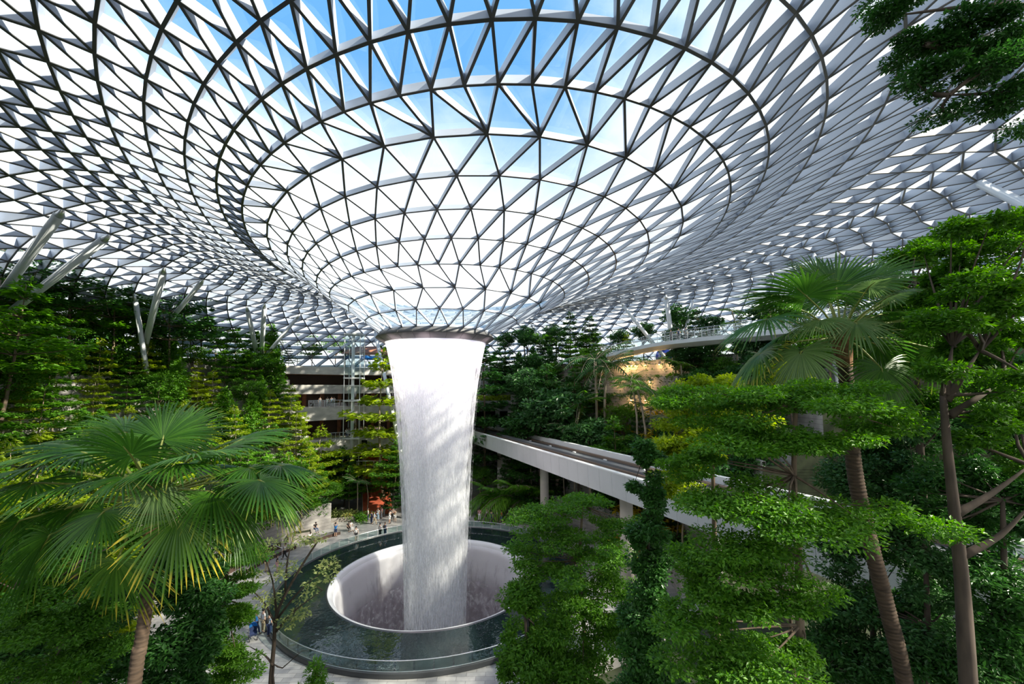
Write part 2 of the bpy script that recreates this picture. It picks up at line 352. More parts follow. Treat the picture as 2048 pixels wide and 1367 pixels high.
def water_mat(name, sx, sz, lo, hi, top0=None, top1=None, col=(0.93, 0.95, 0.98), amax=1.0, amin=0.0, tl=0.45, bot0=None, bot1=None, seed=0.0, fine=0.5):
    """falling water: strands and beads that follow the fall (u round the sheet, v down it)"""
    m, nt = new_mat(name)
    uv = nd(nt, 'ShaderNodeUVMap', uv_map='flow'); mp = nd(nt, 'ShaderNodeMapping'); mp.inputs['Scale'].default_value = (sx, sz, 1); mp.inputs['Location'].default_value = (seed, seed * 1.7, 0)
    lk(nt, uv, 0, mp, 0)
    n1 = nd(nt, 'ShaderNodeTexNoise', noise_dimensions='2D'); n1.inputs['Scale'].default_value = 1; n1.inputs['Detail'].default_value = 5; n1.inputs['Roughness'].default_value = 0.62; lk(nt, mp, 0, n1, 'Vector')
    mp2 = nd(nt, 'ShaderNodeMapping'); mp2.inputs['Scale'].default_value = (sx * 0.16, sz * 0.3, 1); lk(nt, uv, 0, mp2, 0)
    n2 = nd(nt, 'ShaderNodeTexNoise', noise_dimensions='2D'); n2.inputs['Scale'].default_value = 1; n2.inputs['Detail'].default_value = 2; lk(nt, mp2, 0, n2, 'Vector')
    ad = nd(nt, 'ShaderNodeMath', operation='MULTIPLY_ADD'); lk(nt, n2, 'Fac', ad, 0); ad.inputs[1].default_value = fine; lk(nt, n1, 'Fac', ad, 2)
    mr = nd(nt, 'ShaderNodeMapRange'); lk(nt, ad, 0, mr, 0); mr.interpolation_type = 'SMOOTHSTEP'
    mr.inputs[1].default_value = lo; mr.inputs[2].default_value = hi; mr.inputs[3].default_value = amin; mr.inputs[4].default_value = amax
    fac = mr
    sp_ = nd(nt, 'ShaderNodeSeparateXYZ'); lk(nt, uv, 0, sp_, 0)
    if top0 is not None:
        t = nd(nt, 'ShaderNodeMapRange'); lk(nt, sp_, 1, t, 0); t.interpolation_type = 'SMOOTHSTEP'
        t.inputs[1].default_value = top0; t.inputs[2].default_value = top1; t.inputs[3].default_value = 0; t.inputs[4].default_value = 0.93
        mxx = nd(nt, 'ShaderNodeMath', operation='MAXIMUM'); lk(nt, fac, 0, mxx, 0); lk(nt, t, 0, mxx, 1); fac = mxx
    if bot0 is not None:
        t = nd(nt, 'ShaderNodeMapRange'); lk(nt, sp_, 1, t, 0); t.interpolation_type = 'SMOOTHSTEP'
        t.inputs[1].default_value = bot0; t.inputs[2].default_value = bot1; t.inputs[3].default_value = 0.0; t.inputs[4].default_value = 1
        mxx = nd(nt, 'ShaderNodeMath', operation='MULTIPLY'); lk(nt, fac, 0, mxx, 0); lk(nt, t, 0, mxx, 1); fac = mxx
    df = nd(nt, 'ShaderNodeBsdfDiffuse'); df.inputs[0].default_value = (*col, 1)
    tl_ = nd(nt, 'ShaderNodeBsdfTranslucent'); tl_.inputs[0].default_value = (*col, 1)
    m1 = nd(nt, 'ShaderNodeMixShader'); m1.inputs[0].default_value = tl; lk(nt, df, 0, m1, 1); lk(nt, tl_, 0, m1, 2)
    tr = nd(nt, 'ShaderNodeBsdfTransparent'); m2 = nd(nt, 'ShaderNodeMixShader'); lk(nt, fac, 0, m2, 0); lk(nt, tr, 0, m2, 1); lk(nt, m1, 0, m2, 2)
    o = nd(nt, 'ShaderNodeOutputMaterial'); lk(nt, m2, 0, o, 0); return m
def sheet(prof, c, n, name, mat, parent, jit=0.0, seed=0):
    """sheet of water: (r, z) profile, with flow coordinates in metres"""
    r_ = random.Random(seed); V = []; UV = []; F = []
    ph = [r_.uniform(0, 6.28) for _ in range(4)]
    for (r, z, v) in prof:
        for j in range(n + 1):
            a = 2 * PI * j / n; k = 1 + jit * (math.sin(5 * a + ph[0]) + math.sin(9 * a + ph[1] + z * 0.3) * 0.6 + math.sin(17 * a + ph[2]) * 0.4)
            V.append((c[0] + r * k * math.cos(a), c[1] + r * k * math.sin(a), c[2] + z)); UV.append((a * 4.0, v))
    for i in range(len(prof) - 1):
        for j in range(n):
            p = i * (n + 1) + j; F.append((p, p + 1, p + n + 2, p + n + 1))
    me = np_mesh(name, np.array(V), np.array(F), mat, True)
    l = me.uv_layers.new(name='flow'); idx = np.array(F).ravel(); l.data.foreach_set('uv', np.array(UV, np.float32)[idx].ravel())
    return link(name, me, parent)
fall = tag(thing('waterfall', (CX, CY, 0)), 'tall white column of falling water between the oculus ring and the round basin', 'waterfall')
ZT = EYE + 4.72
def fr(z):   # radius of the fall at height z
    t = (ZT - z)
    return 3.05 + 1.82 * math.exp(-t / 7.5) - 0.012 * max(0, t - 10)
zs = [ZT - 0.02 - 0.25 * i for i in range(16)] + [ZT - 4 - 0.8 * i for i in range(34)]
sheet([(fr(z) - 0.01, z, z) for z in zs if z > -7], (0, 0, 0), 128, 'water_curtain', water_mat('water curtain', 5.5, 0.9, 0.64, 0.95, EYE + 1.6, EYE + 3.9, amin=0.2, tl=0.4), fall, 0.006, 1)
sheet([(fr(z) * 0.90 - 0.05, z, z) for z in zs if z > -7.5], (0, 0, 0), 128, 'water_curtain', water_mat('water inner curtain', 6.5, 0.55, 0.60, 0.95, EYE + 1.5, EYE + 3.0, amin=0.25, seed=3.1), fall, 0.012, 2)
sheet([(fr(z) * 0.74, z, z) for z in zs if z > -8], (0, 0, 0), 96, 'water_core', water_mat('water core', 3.0, 0.22, 0.55, 0.95, None, None, amin=0.4, amax=0.97, seed=7.7, bot0=None), fall, 0.02, 3)
sheet([(fr(z) * 1.03 + 0.12 * max(0, (18 - z) / 18), z, z) for z in zs if -6 < z < 20], (0, 0, 0), 96, 'spray', water_mat('water spray', 9.0, 2.6, 0.82, 1.02, None, None, amin=0.0, amax=0.5, seed=5.3), fall, 0.02, 4)
# show lamps under the rim of the oculus shine down the fall
for j in range(10):
    a = 2 * PI * (j + 0.5) / 10
    ld = bpy.data.lights.new('rim_lamp', 'SPOT'); ld.energy = 620; ld.color = (1.0, 0.80, 0.86); ld.spot_size = 2.3; ld.spot_blend = 1.0; ld.shadow_soft_size = 0.15
    lo = bpy.data.objects.new('rim_lamp', ld); COL.objects.link(lo); lo.location = (CX + 6.6 * math.cos(a), CY + 6.6 * math.sin(a), EYE + 4.85)
    dv = Vector((CX + 4.4 * math.cos(a), CY + 4.4 * math.sin(a), EYE + 1.2)) - lo.location
    lo.rotation_euler = dv.to_track_quat('-Z', 'Y').to_euler()

basin = tag(thing('fountain_basin', (CX, CY, 0)), 'round raised dark pool with a funnel in its middle that swallows the waterfall', 'fountain')
m_fw = plain('basin funnel acrylic', (0.30, 0.28, 0.305), 0.35, noise=0.35, nscale=1.3, stretch=(1, 1, 0.25))
m_lip = plain('basin lip', (0.62, 0.65, 0.67), 0.25)
m_line = plain('basin lip edge', (0.035, 0.04, 0.045), 0.3)
b = MB(); b.lathe([(9.62, 0.30), (9.55, 0.34), (9.47, 0.34)], n=128); b.build('lip_edge', m_line, basin, True)
b = MB(); b.lathe([(9.47, 0.34), (9.36, 0.33), (9.22, 0.26), (9.08, 0.10), (8.97, -0.2), (8.9, -0.45)], n=128); b.build('lip', m_lip, basin, True)
fp = [(8.9, -0.45), (8.72, -1.4), (8.55, -2.6), (8.3, -4.2), (8.05, -6.5), (7.9, -9.0), (7.8, -13.5), (0.02, -13.6)]
b = MB(); b.lathe(fp, n=128); b.build('funnel_wall', m_fw, basin, True)
dense = []
for i in range(24):
    t = i / 23; z = -0.1 - 5.2 * t; r = np.interp(-z, [0.1, 0.45, 1.4, 2.6, 4.2, 6.5], [9.02, 8.84, 8.66, 8.49, 8.24, 7.99]); dense.append((r - 0.02, z, z))
sheet(dense, (0, 0, 0), 128, 'water_film', water_mat('water film', 3.0, 0.35, 0.35, 0.75, -2.6, -1.2, amin=0.35, amax=0.95, bot0=-4.8, bot1=-2.2, seed=2.2), basin)
sheet([(7.6 - 0.1 * i, -3.5 - 0.6 * i, -3.5 - 0.6 * i) for i in range(16)], (0, 0, 0), 96, 'splash', water_mat('basin splash', 4.5, 2.2, 0.66, 0.98, None, None, amin=0.0, amax=0.5, seed=4.2), basin)
m_pool, nt = new_mat('pool water')
p_ = nd(nt, 'ShaderNodeBsdfPrincipled'); p_.inputs['Base Color'].default_value = (0.012, 0.022, 0.024, 1); p_.inputs['Roughness'].default_value = 0.02; p_.inputs['IOR'].default_value = 1.5
tc = nd(nt, 'ShaderNodeTexCoord'); n_ = nd(nt, 'ShaderNodeTexNoise'); n_.inputs['Scale'].default_value = 1.6; n_.inputs['Detail'].default_value = 2; lk(nt, tc, 'Object', n_, 'Vector')
bp_ = nd(nt, 'ShaderNodeBump'); bp_.inputs['Strength'].default_value = 0.05; bp_.inputs['Distance'].default_value = 0.3; lk(nt, n_, 'Fac', bp_, 'Height'); lk(nt, bp_, 0, p_, 'Normal')
o_ = nd(nt, 'ShaderNodeOutputMaterial'); lk(nt, p_, 0, o_, 0)
b = MB(); b.lathe([(9.6, 0.30), (13.72, 0.30)], n=128); b.build('pool_water', m_pool, basin)
m_pl = plain('basin plinth', (0.05, 0.055, 0.06), 0.25)
b = MB(); b.lathe([(13.72, 0.30), (13.74, 0.36), (13.98, 0.36), (14.05, 0.30), (14.05, 0.0)], n=160); b.build('plinth', m_pl, basin, True)
b = MB(); b.lathe([(13.90, 0.375), (13.96, 0.375), (13.96, 0.40), (13.90, 0.40), (13.90, 0.375)], n=160); b.build('rail_shoe', plain('rail shoe steel', (0.5, 0.52, 0.53), 0.3, 0.8), basin, True)
# glass balustrade in 72 curved panes
bal = tag(thing('glass_balustrade', (CX, CY, 0)), 'curved glass balustrade with a thin steel handrail around the pool', 'balustrade')
m_bg = glass_mat('balustrade glass', (0.80, 0.90, 0.89), 0.7, 0.04)
b = MB(); NPAN = 72; da = 2 * PI / NPAN; s0 = 0.004
for r in (13.92, 13.94): b.lathe([(r, 0.38), (r, 1.03)], n=4, a0=s0, a1=da - s0)
pane_me = b.mesh('glass_panel', m_bg)
for j in range(NPAN):
    o = link('glass_panel', pane_me, bal); o.rotation_euler = (0, 0, j * da)
b = MB(); b.tube([(13.93 * math.cos(2 * PI * j / 160), 13.93 * math.sin(2 * PI * j / 160), 1.05) for j in range(161)], 0.028, 8); b.build('handrail', plain('handrail steel', (0.72, 0.74, 0.75), 0.25, 0.9), bal, True)
# ------------------------------------------------------------------ planted terraces round the plaza
TIER_R = [22.0 + 2.5 * k for k in range(8)]          # inner radius of each tier
TIER_Z = [2.75 * (k + 1) for k in range(8)]          # its height: 2.75 ... 22
OUTER = 66.0
def cap(th):
    """highest tier index (-1 none) built at bearing th degrees from the basin"""
    th %= 360
    if 104 <= th < 138: return -1
    if 78 <= th < 104: return -2                       # hillside over the train portal
    if 243 <= th < 352: return 1
    return 7
def terrain(x, y):
    dx, dy = x - CX, y - CY; rho = math.hypot(dx, dy); th = math.degrees(math.atan2(dy, dx)) % 360
    c = cap(th)
    if c == -1: return 21.9 if rho >= 37.2 else 0.0
    if c == -2:
        return 0.0 if rho < 36 else 15.6 if rho < 38 else 17.2 if rho < 41.5 else 22.0
    z = 0.0
    for k in range(c + 1):
        if rho >= TIER_R[k]: z = TIER_Z[k]
    return z
m_stone, nt = new_mat('terrace stone')
tc = nd(nt, 'ShaderNodeTexCoord'); n_ = nd(nt, 'ShaderNodeTexNoise'); n_.inputs['Scale'].default_value = 0.9; n_.inputs['Detail'].default_value = 6; lk(nt, tc, 'Object', n_, 'Vector')
r_ = ramp(nt, [(0.3, (0.26, 0.25, 0.24)), (0.55, (0.40, 0.38, 0.36)), (0.75, (0.52, 0.50, 0.47))]); lk(nt, n_, 'Fac', r_, 0)
w_ = nd(nt, 'ShaderNodeTexWave', bands_direction='Z'); w_.inputs['Scale'].default_value = 0.75; w_.inputs['Distortion'].default_value = 0.4; lk(nt, tc, 'Object', w_, 'Vector')
r2 = ramp(nt, [(0.0, (0.6, 0.6, 0.6)), (0.06, (1, 1, 1))]); lk(nt, w_, 'Fac', r2, 0)
mx = nd(nt, 'ShaderNodeMix', data_type='RGBA', blend_type='MULTIPLY'); mx.inputs[0].default_value = 1; lk(nt, r_, 0, mx, 6); lk(nt, r2, 0, mx, 7)
p_ = nd(nt, 'ShaderNodeBsdfPrincipled'); p_.inputs['Roughness'].default_value = 0.8; lk(nt, mx, 2, p_, 'Base Color'); o_ = nd(nt, 'ShaderNodeOutputMaterial'); lk(nt, p_, 0, o_, 0)
m_soil = plain('planting soil', (0.035, 0.045, 0.02), 0.95, noise=0.4, nscale=2)
def pol(r, a, z): return (CX + r * math.cos(math.radians(a)), CY + r * math.sin(math.radians(a)), z)
STEP = 2
for k in range(8):
    b = MB(); r0 = TIER_R[k]; z0 = TIER_Z[k - 1] if k else 0.0; z1 = TIER_Z[k]
    for a in range(0, 360, STEP):
        if cap(a + 0.5) < k: continue
        r1 = TIER_R[k + 1] if k < 7 and cap(a + 0.5) > k else OUTER
        b.quad(pol(r0, a, 0 if k == 0 else z0), pol(r0, a + STEP, 0 if k == 0 else z0), pol(r0, a + STEP, z1 + 0.45), pol(r0, a, z1 + 0.45), 0)      # retaining wall and its parapet
        b.quad(pol(r0, a, z1 + 0.45), pol(r0, a + STEP, z1 + 0.45), pol(r0 + 0.3, a + STEP, z1 + 0.45), pol(r0 + 0.3, a, z1 + 0.45), 0)
        b.quad(pol(r0 + 0.3, a, z1 + 0.45), pol(r0 + 0.3, a + STEP, z1 + 0.45), pol(r0 + 0.3, a + STEP, z1), pol(r0 + 0.3, a, z1), 0)
        b.quad(pol(r0 + 0.3, a, z1), pol(r0 + 0.3, a + STEP, z1), pol(r1 + 0.2, a + STEP, z1), pol(r1 + 0.2, a, z1), 1)
        for aa, nb_ in ((a, a - 0.5), (a + STEP, a + STEP + 0.5)):
            if cap(nb_) < k: b.quad(pol(r0, aa, 0), pol(OUTER, aa, 0), pol(OUTER, aa, z1), pol(r0, aa, z1), 1)
    tag(b.build('terrace', [m_stone, m_soil]), kind='structure')
# hillside and portal where the train leaves the garden
PA0, PA1 = 78, 104
m_conc = plain('portal concrete', (0.30, 0.30, 0.31), 0.8, noise=0.35, nscale=0.5)
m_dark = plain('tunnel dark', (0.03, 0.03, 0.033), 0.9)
hill = tag(thing('wall_back'), kind='structure')
b = MB()
for (ra, rb, za, zb) in ((36, 38, 0, 15.6), (38, 41.5, 15.6, 17.2), (41.5, OUTER, 17.2, 22.0)):
    for a in range(PA0, PA1, 2):
        lo = za
        if ra == 36: continue
        b.quad(pol(ra, a, za), pol(ra, a + 2, za), pol(ra, a + 2, zb + 0.3), pol(ra, a, zb + 0.3), 0)
        b.quad(pol(ra, a, zb + 0.3), pol(ra, a + 2, zb + 0.3), pol(ra + 0.3, a + 2, zb), pol(ra + 0.3, a, zb), 0)
        b.quad(pol(ra + 0.3, a, zb), pol(ra + 0.3, a + 2, zb), pol(rb, a + 2, zb), pol(rb, a, zb), 1)
b.build('retaining_wall', [m_conc, m_soil], hill)
# front wall of the portal: opening between two jambs
ZTR = 11.15
px0 = at_y(940, 800, 76.2).x; px1 = at_y(1021, 800, 76.2).x; YP = 76.4
b = MB()
xL, xR = pol(36, PA1, 0)[0] - 1, pol(36, PA0, 0)[0] + 1
b.box(((xL + px0) / 2, YP + 0.4, 7.8), (px0 - xL, 0.8, 15.6)); b.box(((px1 + xR) / 2, YP + 0.4, 7.8), (xR - px1, 0.8, 15.6))
b.box(((px0 + px1) / 2, YP + 0.4, (14.0 + 15.6) / 2), (px1 - px0, 0.8, 1.6)); b.box(((px0 + px1) / 2, YP + 0.4, 4.6), (px1 - px0, 0.8, 9.2))
b.box(((xL + xR) / 2, YP - 0.15, 15.65), (xR - xL, 1.4, 0.5))
b.quad((xL, YP, 15.6), (xR, YP, 15.6), (xR, YP + 3.5, 15.6), (xL, YP + 3.5, 15.6))
b.box((px1 - 2.4, YP + 1.0, 12.2), (0.8, 1.0, 4.6))
b.build('portal_wall', m_conc, hill)
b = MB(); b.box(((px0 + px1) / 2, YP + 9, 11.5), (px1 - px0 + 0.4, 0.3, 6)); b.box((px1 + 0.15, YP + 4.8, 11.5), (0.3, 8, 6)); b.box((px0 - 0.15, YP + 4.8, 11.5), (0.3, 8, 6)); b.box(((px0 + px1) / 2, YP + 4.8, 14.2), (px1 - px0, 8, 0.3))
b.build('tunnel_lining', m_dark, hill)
# ------------------------------------------------------------------ building levels behind the fall, lift, ramp
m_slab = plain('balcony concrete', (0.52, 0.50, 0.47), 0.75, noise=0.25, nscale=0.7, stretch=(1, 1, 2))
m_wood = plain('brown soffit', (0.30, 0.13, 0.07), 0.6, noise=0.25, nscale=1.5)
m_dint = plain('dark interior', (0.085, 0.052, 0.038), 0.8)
m_metal = plain('galvanised steel', (0.62, 0.64, 0.66), 0.35, 0.6)
m_white = plain('white paint', (0.82, 0.83, 0.84), 0.4)
m_lglass = glass_mat('lift glass', (0.86, 0.93, 0.93), 0.8, 0.08)
bld = tag(thing('wall_left', (0, 0, 0)), kind='structure')
def arc_slab(r0, r1, a0, a1, z0, z1, name, mats, lip=0.0, n=20):
    b = MB()
    for i in range(n):
        a, c = a0 + (a1 - a0) * i / n, a0 + (a1 - a0) * (i + 1) / n
        b.quad(pol(r0, a, z0), pol(r0, c, z0), pol(r0, c, z1), pol(r0, a, z1), 0)
        b.quad(pol(r0, a, z1), pol(r0, c, z1), pol(r1, c, z1), pol(r1, a, z1), 0)
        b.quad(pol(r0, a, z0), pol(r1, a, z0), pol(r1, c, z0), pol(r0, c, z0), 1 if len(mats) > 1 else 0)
    return b.build(name, mats, bld)
BA0, BA1 = 103.5, 139
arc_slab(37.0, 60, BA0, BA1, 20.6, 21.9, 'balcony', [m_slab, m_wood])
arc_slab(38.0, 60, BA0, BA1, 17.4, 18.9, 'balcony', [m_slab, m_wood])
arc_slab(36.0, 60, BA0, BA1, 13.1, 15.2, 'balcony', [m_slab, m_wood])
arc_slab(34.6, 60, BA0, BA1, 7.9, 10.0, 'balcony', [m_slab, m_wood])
b = MB()
for i in range(18):
    a, c = BA0 + (BA1 - BA0) * i / 18, BA0 + (BA1 - BA0) * (i + 1) / 18
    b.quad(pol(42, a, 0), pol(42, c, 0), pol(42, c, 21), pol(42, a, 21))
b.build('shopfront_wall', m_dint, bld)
b = MB()
for i in range(0, 18, 2):
    for zc in (11.7, 16.4): b.box(pol(41.6, BA0 + 1 + 2 * i, zc), (0.5, 0.5, 3.0))
b.build('mullion', m_wood, bld)
m_edge = plain('planter grass', (0.16, 0.26, 0.03), 0.9, noise=0.4, nscale=3)
def balus(r, a0, a1, z, h, name, label, n=14):
    t = tag(thing(name, pol(r, (a0 + a1) / 2, z)), label, 'balustrade')
    t0 = Vector(t.location); b = MB(); g = MB(); pts = []
    for i in range(n + 1):
        a = a0 + (a1 - a0) * i / n; p = Vector(pol(r, a, z)) - t0; pts.append(p + Vector((0, 0, h)))
        pb = MB(); pb.tube([p, p + Vector((0, 0, h))], 0.03, 6); pb.build('post', m_metal, t)
        if i < n:
            q = Vector(pol(r, a + (a1 - a0) / n, z)) - t0; d = (q - p) * 0.03
            g.quad(p + d + Vector((0, 0, .08)), q - d + Vector((0, 0, .08)), q - d + Vector((0, 0, h - .06)), p + d + Vector((0, 0, h - .06)))
    g.build('glass', m_lglass, t); hb = MB(); hb.tube(pts, 0.035, 6); hb.build('handrail', m_metal, t); return t
balus(36.1, 116, 134, 15.2, 1.15, 'balcony_railing', 'glass balcony railing beside the lift, one level above the crowd of onlookers')
balus(34.7, 115, 130, 10.0, 1.1, 'balcony_railing', 'glass balcony railing in front of the crowd of onlookers')
balus(37.1, 113, 126, 21.9, 1.1, 'balcony_railing', 'white railing on the top level beside the blue parasols')
# sign opening in the fascia
sg = at_y(715, 882, 72.0); b = MB(); b.box((0, 0, 0), (1.25, 0.12, 0.75)); sgo = b.build('display_panel', plain('black screen', (0.01, 0.01, 0.012), 0.2)); sgo.location = sg + Vector((0, 1.2, 0)); 
pp = Vector(pol(34.5, math.degrees(math.atan2(sg.y + 1.2 - CY, sg.x - CX)), sgo.location.z)); sgo.location = pp; tag(sgo, 'small black panel set in the concrete balcony front under the crowd', 'panel')
# two glass lift cars on white masts
def lift(px, top_py, label):
    base_p = at_y(px, 866, 70.0); ztop = at_y(px, top_py, 70.0).z
    t = tag(thing('glass_lift', (base_p.x, base_p.y, 0)), label, 'lift')
    H = ztop
    b = MB(); b.tube([(0, -0.2, 0), (0, -0.2, H)], 0.26, 12); b.build('mast', m_white, t, True)
    b = MB()
    for (x, y) in ((-1.3, -0.6), (1.3, -0.6), (-1.3, 1.5), (1.3, 1.5)): b.tube([(x, y, 0), (x, y, H)], 0.06, 6)
    b.build('guide_rail', m_white, t)
    for k, z in enumerate((10, 13.8, 16.2, 20.0, H)):
        b = MB(); b.box((0, 0.45, z), (2.8, 2.3, 0.22)); b.build('landing_frame', m_white, t)
    for (z0, z1) in ((11.0, 13.4), (16.4, 18.6)):
        b = MB(); b.lathe([(1.15, z0), (1.15, z1)], (0, 0.5, 0), 20); c = b.build('lift_car', m_lglass, t, True)
        b = MB(); b.lathe([(0.0, z1), (1.2, z1), (1.2, z1 + 0.18), (0.0, z1 + 0.2)], (0, 0.5, 0), 20); b.build('car_roof', m_white, c)
        b = MB(); b.lathe([(0.0, z0), (1.2, z0), (1.2, z0 - 0.2), (0.0, z0 - 0.2)], (0, 0.5, 0), 20); b.build('car_floor', m_metal, c)
    b = MB(); b.box((0, 0.45, (20 + H) / 2), (2.5, 2.0, H - 20.2)); b.build('shaft_glass', m_lglass, t)
    return t
lift(705, 668, 'glass passenger lift on a tall white mast left of the waterfall')
# red ramp winding up from the plaza
m_red = plain('red terracotta', (0.50, 0.105, 0.05), 0.7, noise=0.2, nscale=1.2)
rp = [at_z(757, 1028, 0.05), at_y(750, 972, 69), at_y(754, 925, 73), at_y(737, 893, 75.5)]
ramp_o = tag(thing('red_ramp', rp[0]), 'red paved ramp climbing from the plaza past the trees left of the waterfall', 'ramp')
b = MB()
wd = [2.2, 2.0, 2.0, 1.8]
for i in range(3):
    p, q = rp[i] - rp[0], rp[i + 1] - rp[0]; u = Vector((1, 0.2, 0)).normalized()
    b.quad(p - u * wd[i], p + u * wd[i], q + u * wd[i + 1], q - u * wd[i + 1], 0)
    b.quad(p - u * wd[i] - Vector((0, 0, .4)), p + u * wd[i] - Vector((0, 0, .4)), q + u * wd[i + 1] - Vector((0, 0, .4)), q - u * wd[i + 1] - Vector((0, 0, .4)), 0)
    for s in (-1, 1):
        b.quad(p + u * s * wd[i] - Vector((0, 0, .4)), q + u * s * wd[i + 1] - Vector((0, 0, .4)), q + u * s * wd[i + 1], p + u * s * wd[i], 0)
b.build('surface', m_red, ramp_o)
for s in (-1, 1):
    b = MB(); u = Vector((1, 0.2, 0)).normalized()
    b.tube([r - rp[0] + u * s * w + Vector((0, 0, 1.0)) for r, w in zip(rp, wd)], 0.035, 6)
    for r, w in zip(rp, wd): b.tube([r - rp[0] + u * s * w, r - rp[0] + u * s * w + Vector((0, 0, 1.0))], 0.03, 6)
    b.build('railing', m_metal, ramp_o)
br = at_y(752, 937, 66.5); b = MB(); b.box((0, 0, 0), (5.6, 2.4, 0.75)); fb = b.build('footbridge', m_dint); fb.location = br; tag(fb, 'short dark footbridge crossing above the red ramp left of the waterfall', 'bridge')
b = MB(); 
for x in (-2.6, -1.3, 0, 1.3, 2.6): b.tube([(x, -1.1, .37), (x, -1.1, 1.4)], 0.03, 6)
b.tube([(-2.7, -1.1, 1.4), (2.7, -1.1, 1.4)], 0.035, 6); b.build('railing', m_metal, fb)
for x in (-2.0, 2.0):
    b = MB(); b.tube([(x, 0.3, -0.3), (x, 0.3, -br.z)], 0.22, 10); b.build('pier', plain('bronze pier', (0.25, 0.14, 0.05), 0.5), fb)

# ------------------------------------------------------------------ people-mover guideway
m_gird = plain('guideway cladding', (0.60, 0.62, 0.63), 0.5, noise=0.06, nscale=0.4)
m_track = plain('track deck', (0.045, 0.045, 0.048), 0.6, noise=0.3, nscale=2)
m_rail = plain('track rail', (0.30, 0.23, 0.18), 0.4, 0.5)
m_kerb = plain('guideway kerb', (0.78, 0.79, 0.79), 0.5)
gA = at_z(957, 865, ZTR); gB = at_z(1281, 960, ZTR); gd_ = (gB - gA).normalized(); gp = Vector((-gd_.y, gd_.x, 0)); 
if gp.y < 0: gp = -gp
G0 = gA - gd_ * 12.6; G1 = gA + gd_ * 64
GW = 6.3
gw = tag(thing('guideway', G0), 'elevated concrete guideway with a dark double track crossing behind the trees to the right', 'guideway')
L_ = (G1 - G0).length; ang = math.atan2(gd_.y, gd_.x); gw.rotation_euler = (0, 0, ang)
sgn_ = 1 if Vector((-math.sin(ang), math.cos(ang), 0)).dot(gp) > 0 else -1
def gbox(u0, u1, v0, v1, z0, z1, name, mat, par=None):
    b = MB(); b.box(((u0 + u1) / 2, sgn_ * (v0 + v1) / 2, (z0 + z1) / 2), (u1 - u0, abs(v1 - v0), z1 - z0)); return b.build(name, mat, par or gw)
npan = 44
for k in range(npan):
    u0, u1 = L_ * k / npan, L_ * (k + 1) / npan - 0.02
    b = MB(); z0, z1 = -2.0, -0.06
    v = lambda s: sgn_ * s
    b.add([(u0, v(0.0), z1), (u1, v(0.0), z1), (u1, v(0.12), z0), (u0, v(0.12), z0), (u0, v(0.3), z1), (u1, v(0.3), z1), (u1, v(0.3), z0), (u0, v(0.3), z0)], [(0, 1, 2, 3), (4, 7, 6, 5), (0, 4, 5, 1), (3, 2, 6, 7), (0, 3, 7, 4), (1, 5, 6, 2)])
    b.build('fascia_panel', m_gird, gw)
gbox(0, L_, -0.03, 0.42, -0.06, 0.05, 'kerb', m_kerb)
gbox(0, L_, 0.3, GW - 0.3, -1.0, -0.55, 'deck', m_track)
gbox(0, L_, 1.2, GW - 1.2, -2.0, -1.0, 'girder', m_gird)
gbox(0, L_, GW - 0.5, GW - 0.1, -1.2, 0.12, 'parapet', m_kerb)
gbox(0, L_, GW / 2 - 0.35, GW / 2 + 0.35, -0.6, -0.22, 'walkway', plain('track walkway', (0.16, 0.17, 0.18), 0.5))
for v0 in (0.75, 1.0, 2.35, 3.75, 5.1, 5.35): gbox(0, L_, v0, v0 + 0.09, -0.55, -0.34, 'running_rail', m_rail)
for k in range(26):
    b = MB(); b.box((0, 0, 0), (0.34, 0.22, 0.14)); o = b.build('track_marker', m_white, gw); o.location = (L_ * (k + .5) / 26, sgn_ * (1.7 + (k % 2) * 2.8), -0.46)
m_pier = plain('concrete pier', (0.56, 0.52, 0.46), 0.7, noise=0.1, nscale=0.8)
for (px, dd) in ((1088, 54.0), (1250, 36.8), (1001, 70.0), (1560, 24.0)):
    # foot of each pier under the deck, where the photo shows it
    u = (at_y(px, 900, dd) - G0).dot(gd_)
    vv = (at_y(px, 900, dd) - G0).dot(gp); vv = min(max(vv, 1.6), GW - 1.6)
    b = MB(); b.tube([(u, sgn_ * vv, -1.6), (u, sgn_ * vv, -ZTR)], 0.55, 20); b.build('pier', m_pier, gw, True)

# ------------------------------------------------------------------ high footbridge on the right
m_deck = plain('bridge steel', (0.60, 0.63, 0.66), 0.4, noise=0.06, nscale=0.5)
bp = [at_y(1212, 714, 66), at_y(1300, 694, 60), at_y(1390, 683, 53), at_y(1470, 676, 47), at_y(1600, 664, 40), at_y(1850, 640, 33)]
zb_ = [p.z for p in bp]
hb = tag(thing('skybridge', bp[0]), 'slim pale footbridge with glass sides arching above the right hand terraces', 'bridge')
def cat(pts, n=6):
    out = []
    for i in range(len(pts) - 1):
        p0, p1, p2, p3 = pts[max(i - 1, 0)], pts[i], pts[i + 1], pts[min(i + 2, len(pts) - 1)]
        for k in range(n):
            t = k / n; out.append(0.5 * ((2 * p1) + (p2 - p0) * t + (2 * p0 - 5 * p1 + 4 * p2 - p3) * t * t + (3 * p1 - p0 - 3 * p2 + p3) * t ** 3))
    out.append(pts[-1]); return out
cl = [p - bp[0] for p in cat(bp)]
b = MB(); gls = [MB(), MB()]; hp = [[], []]
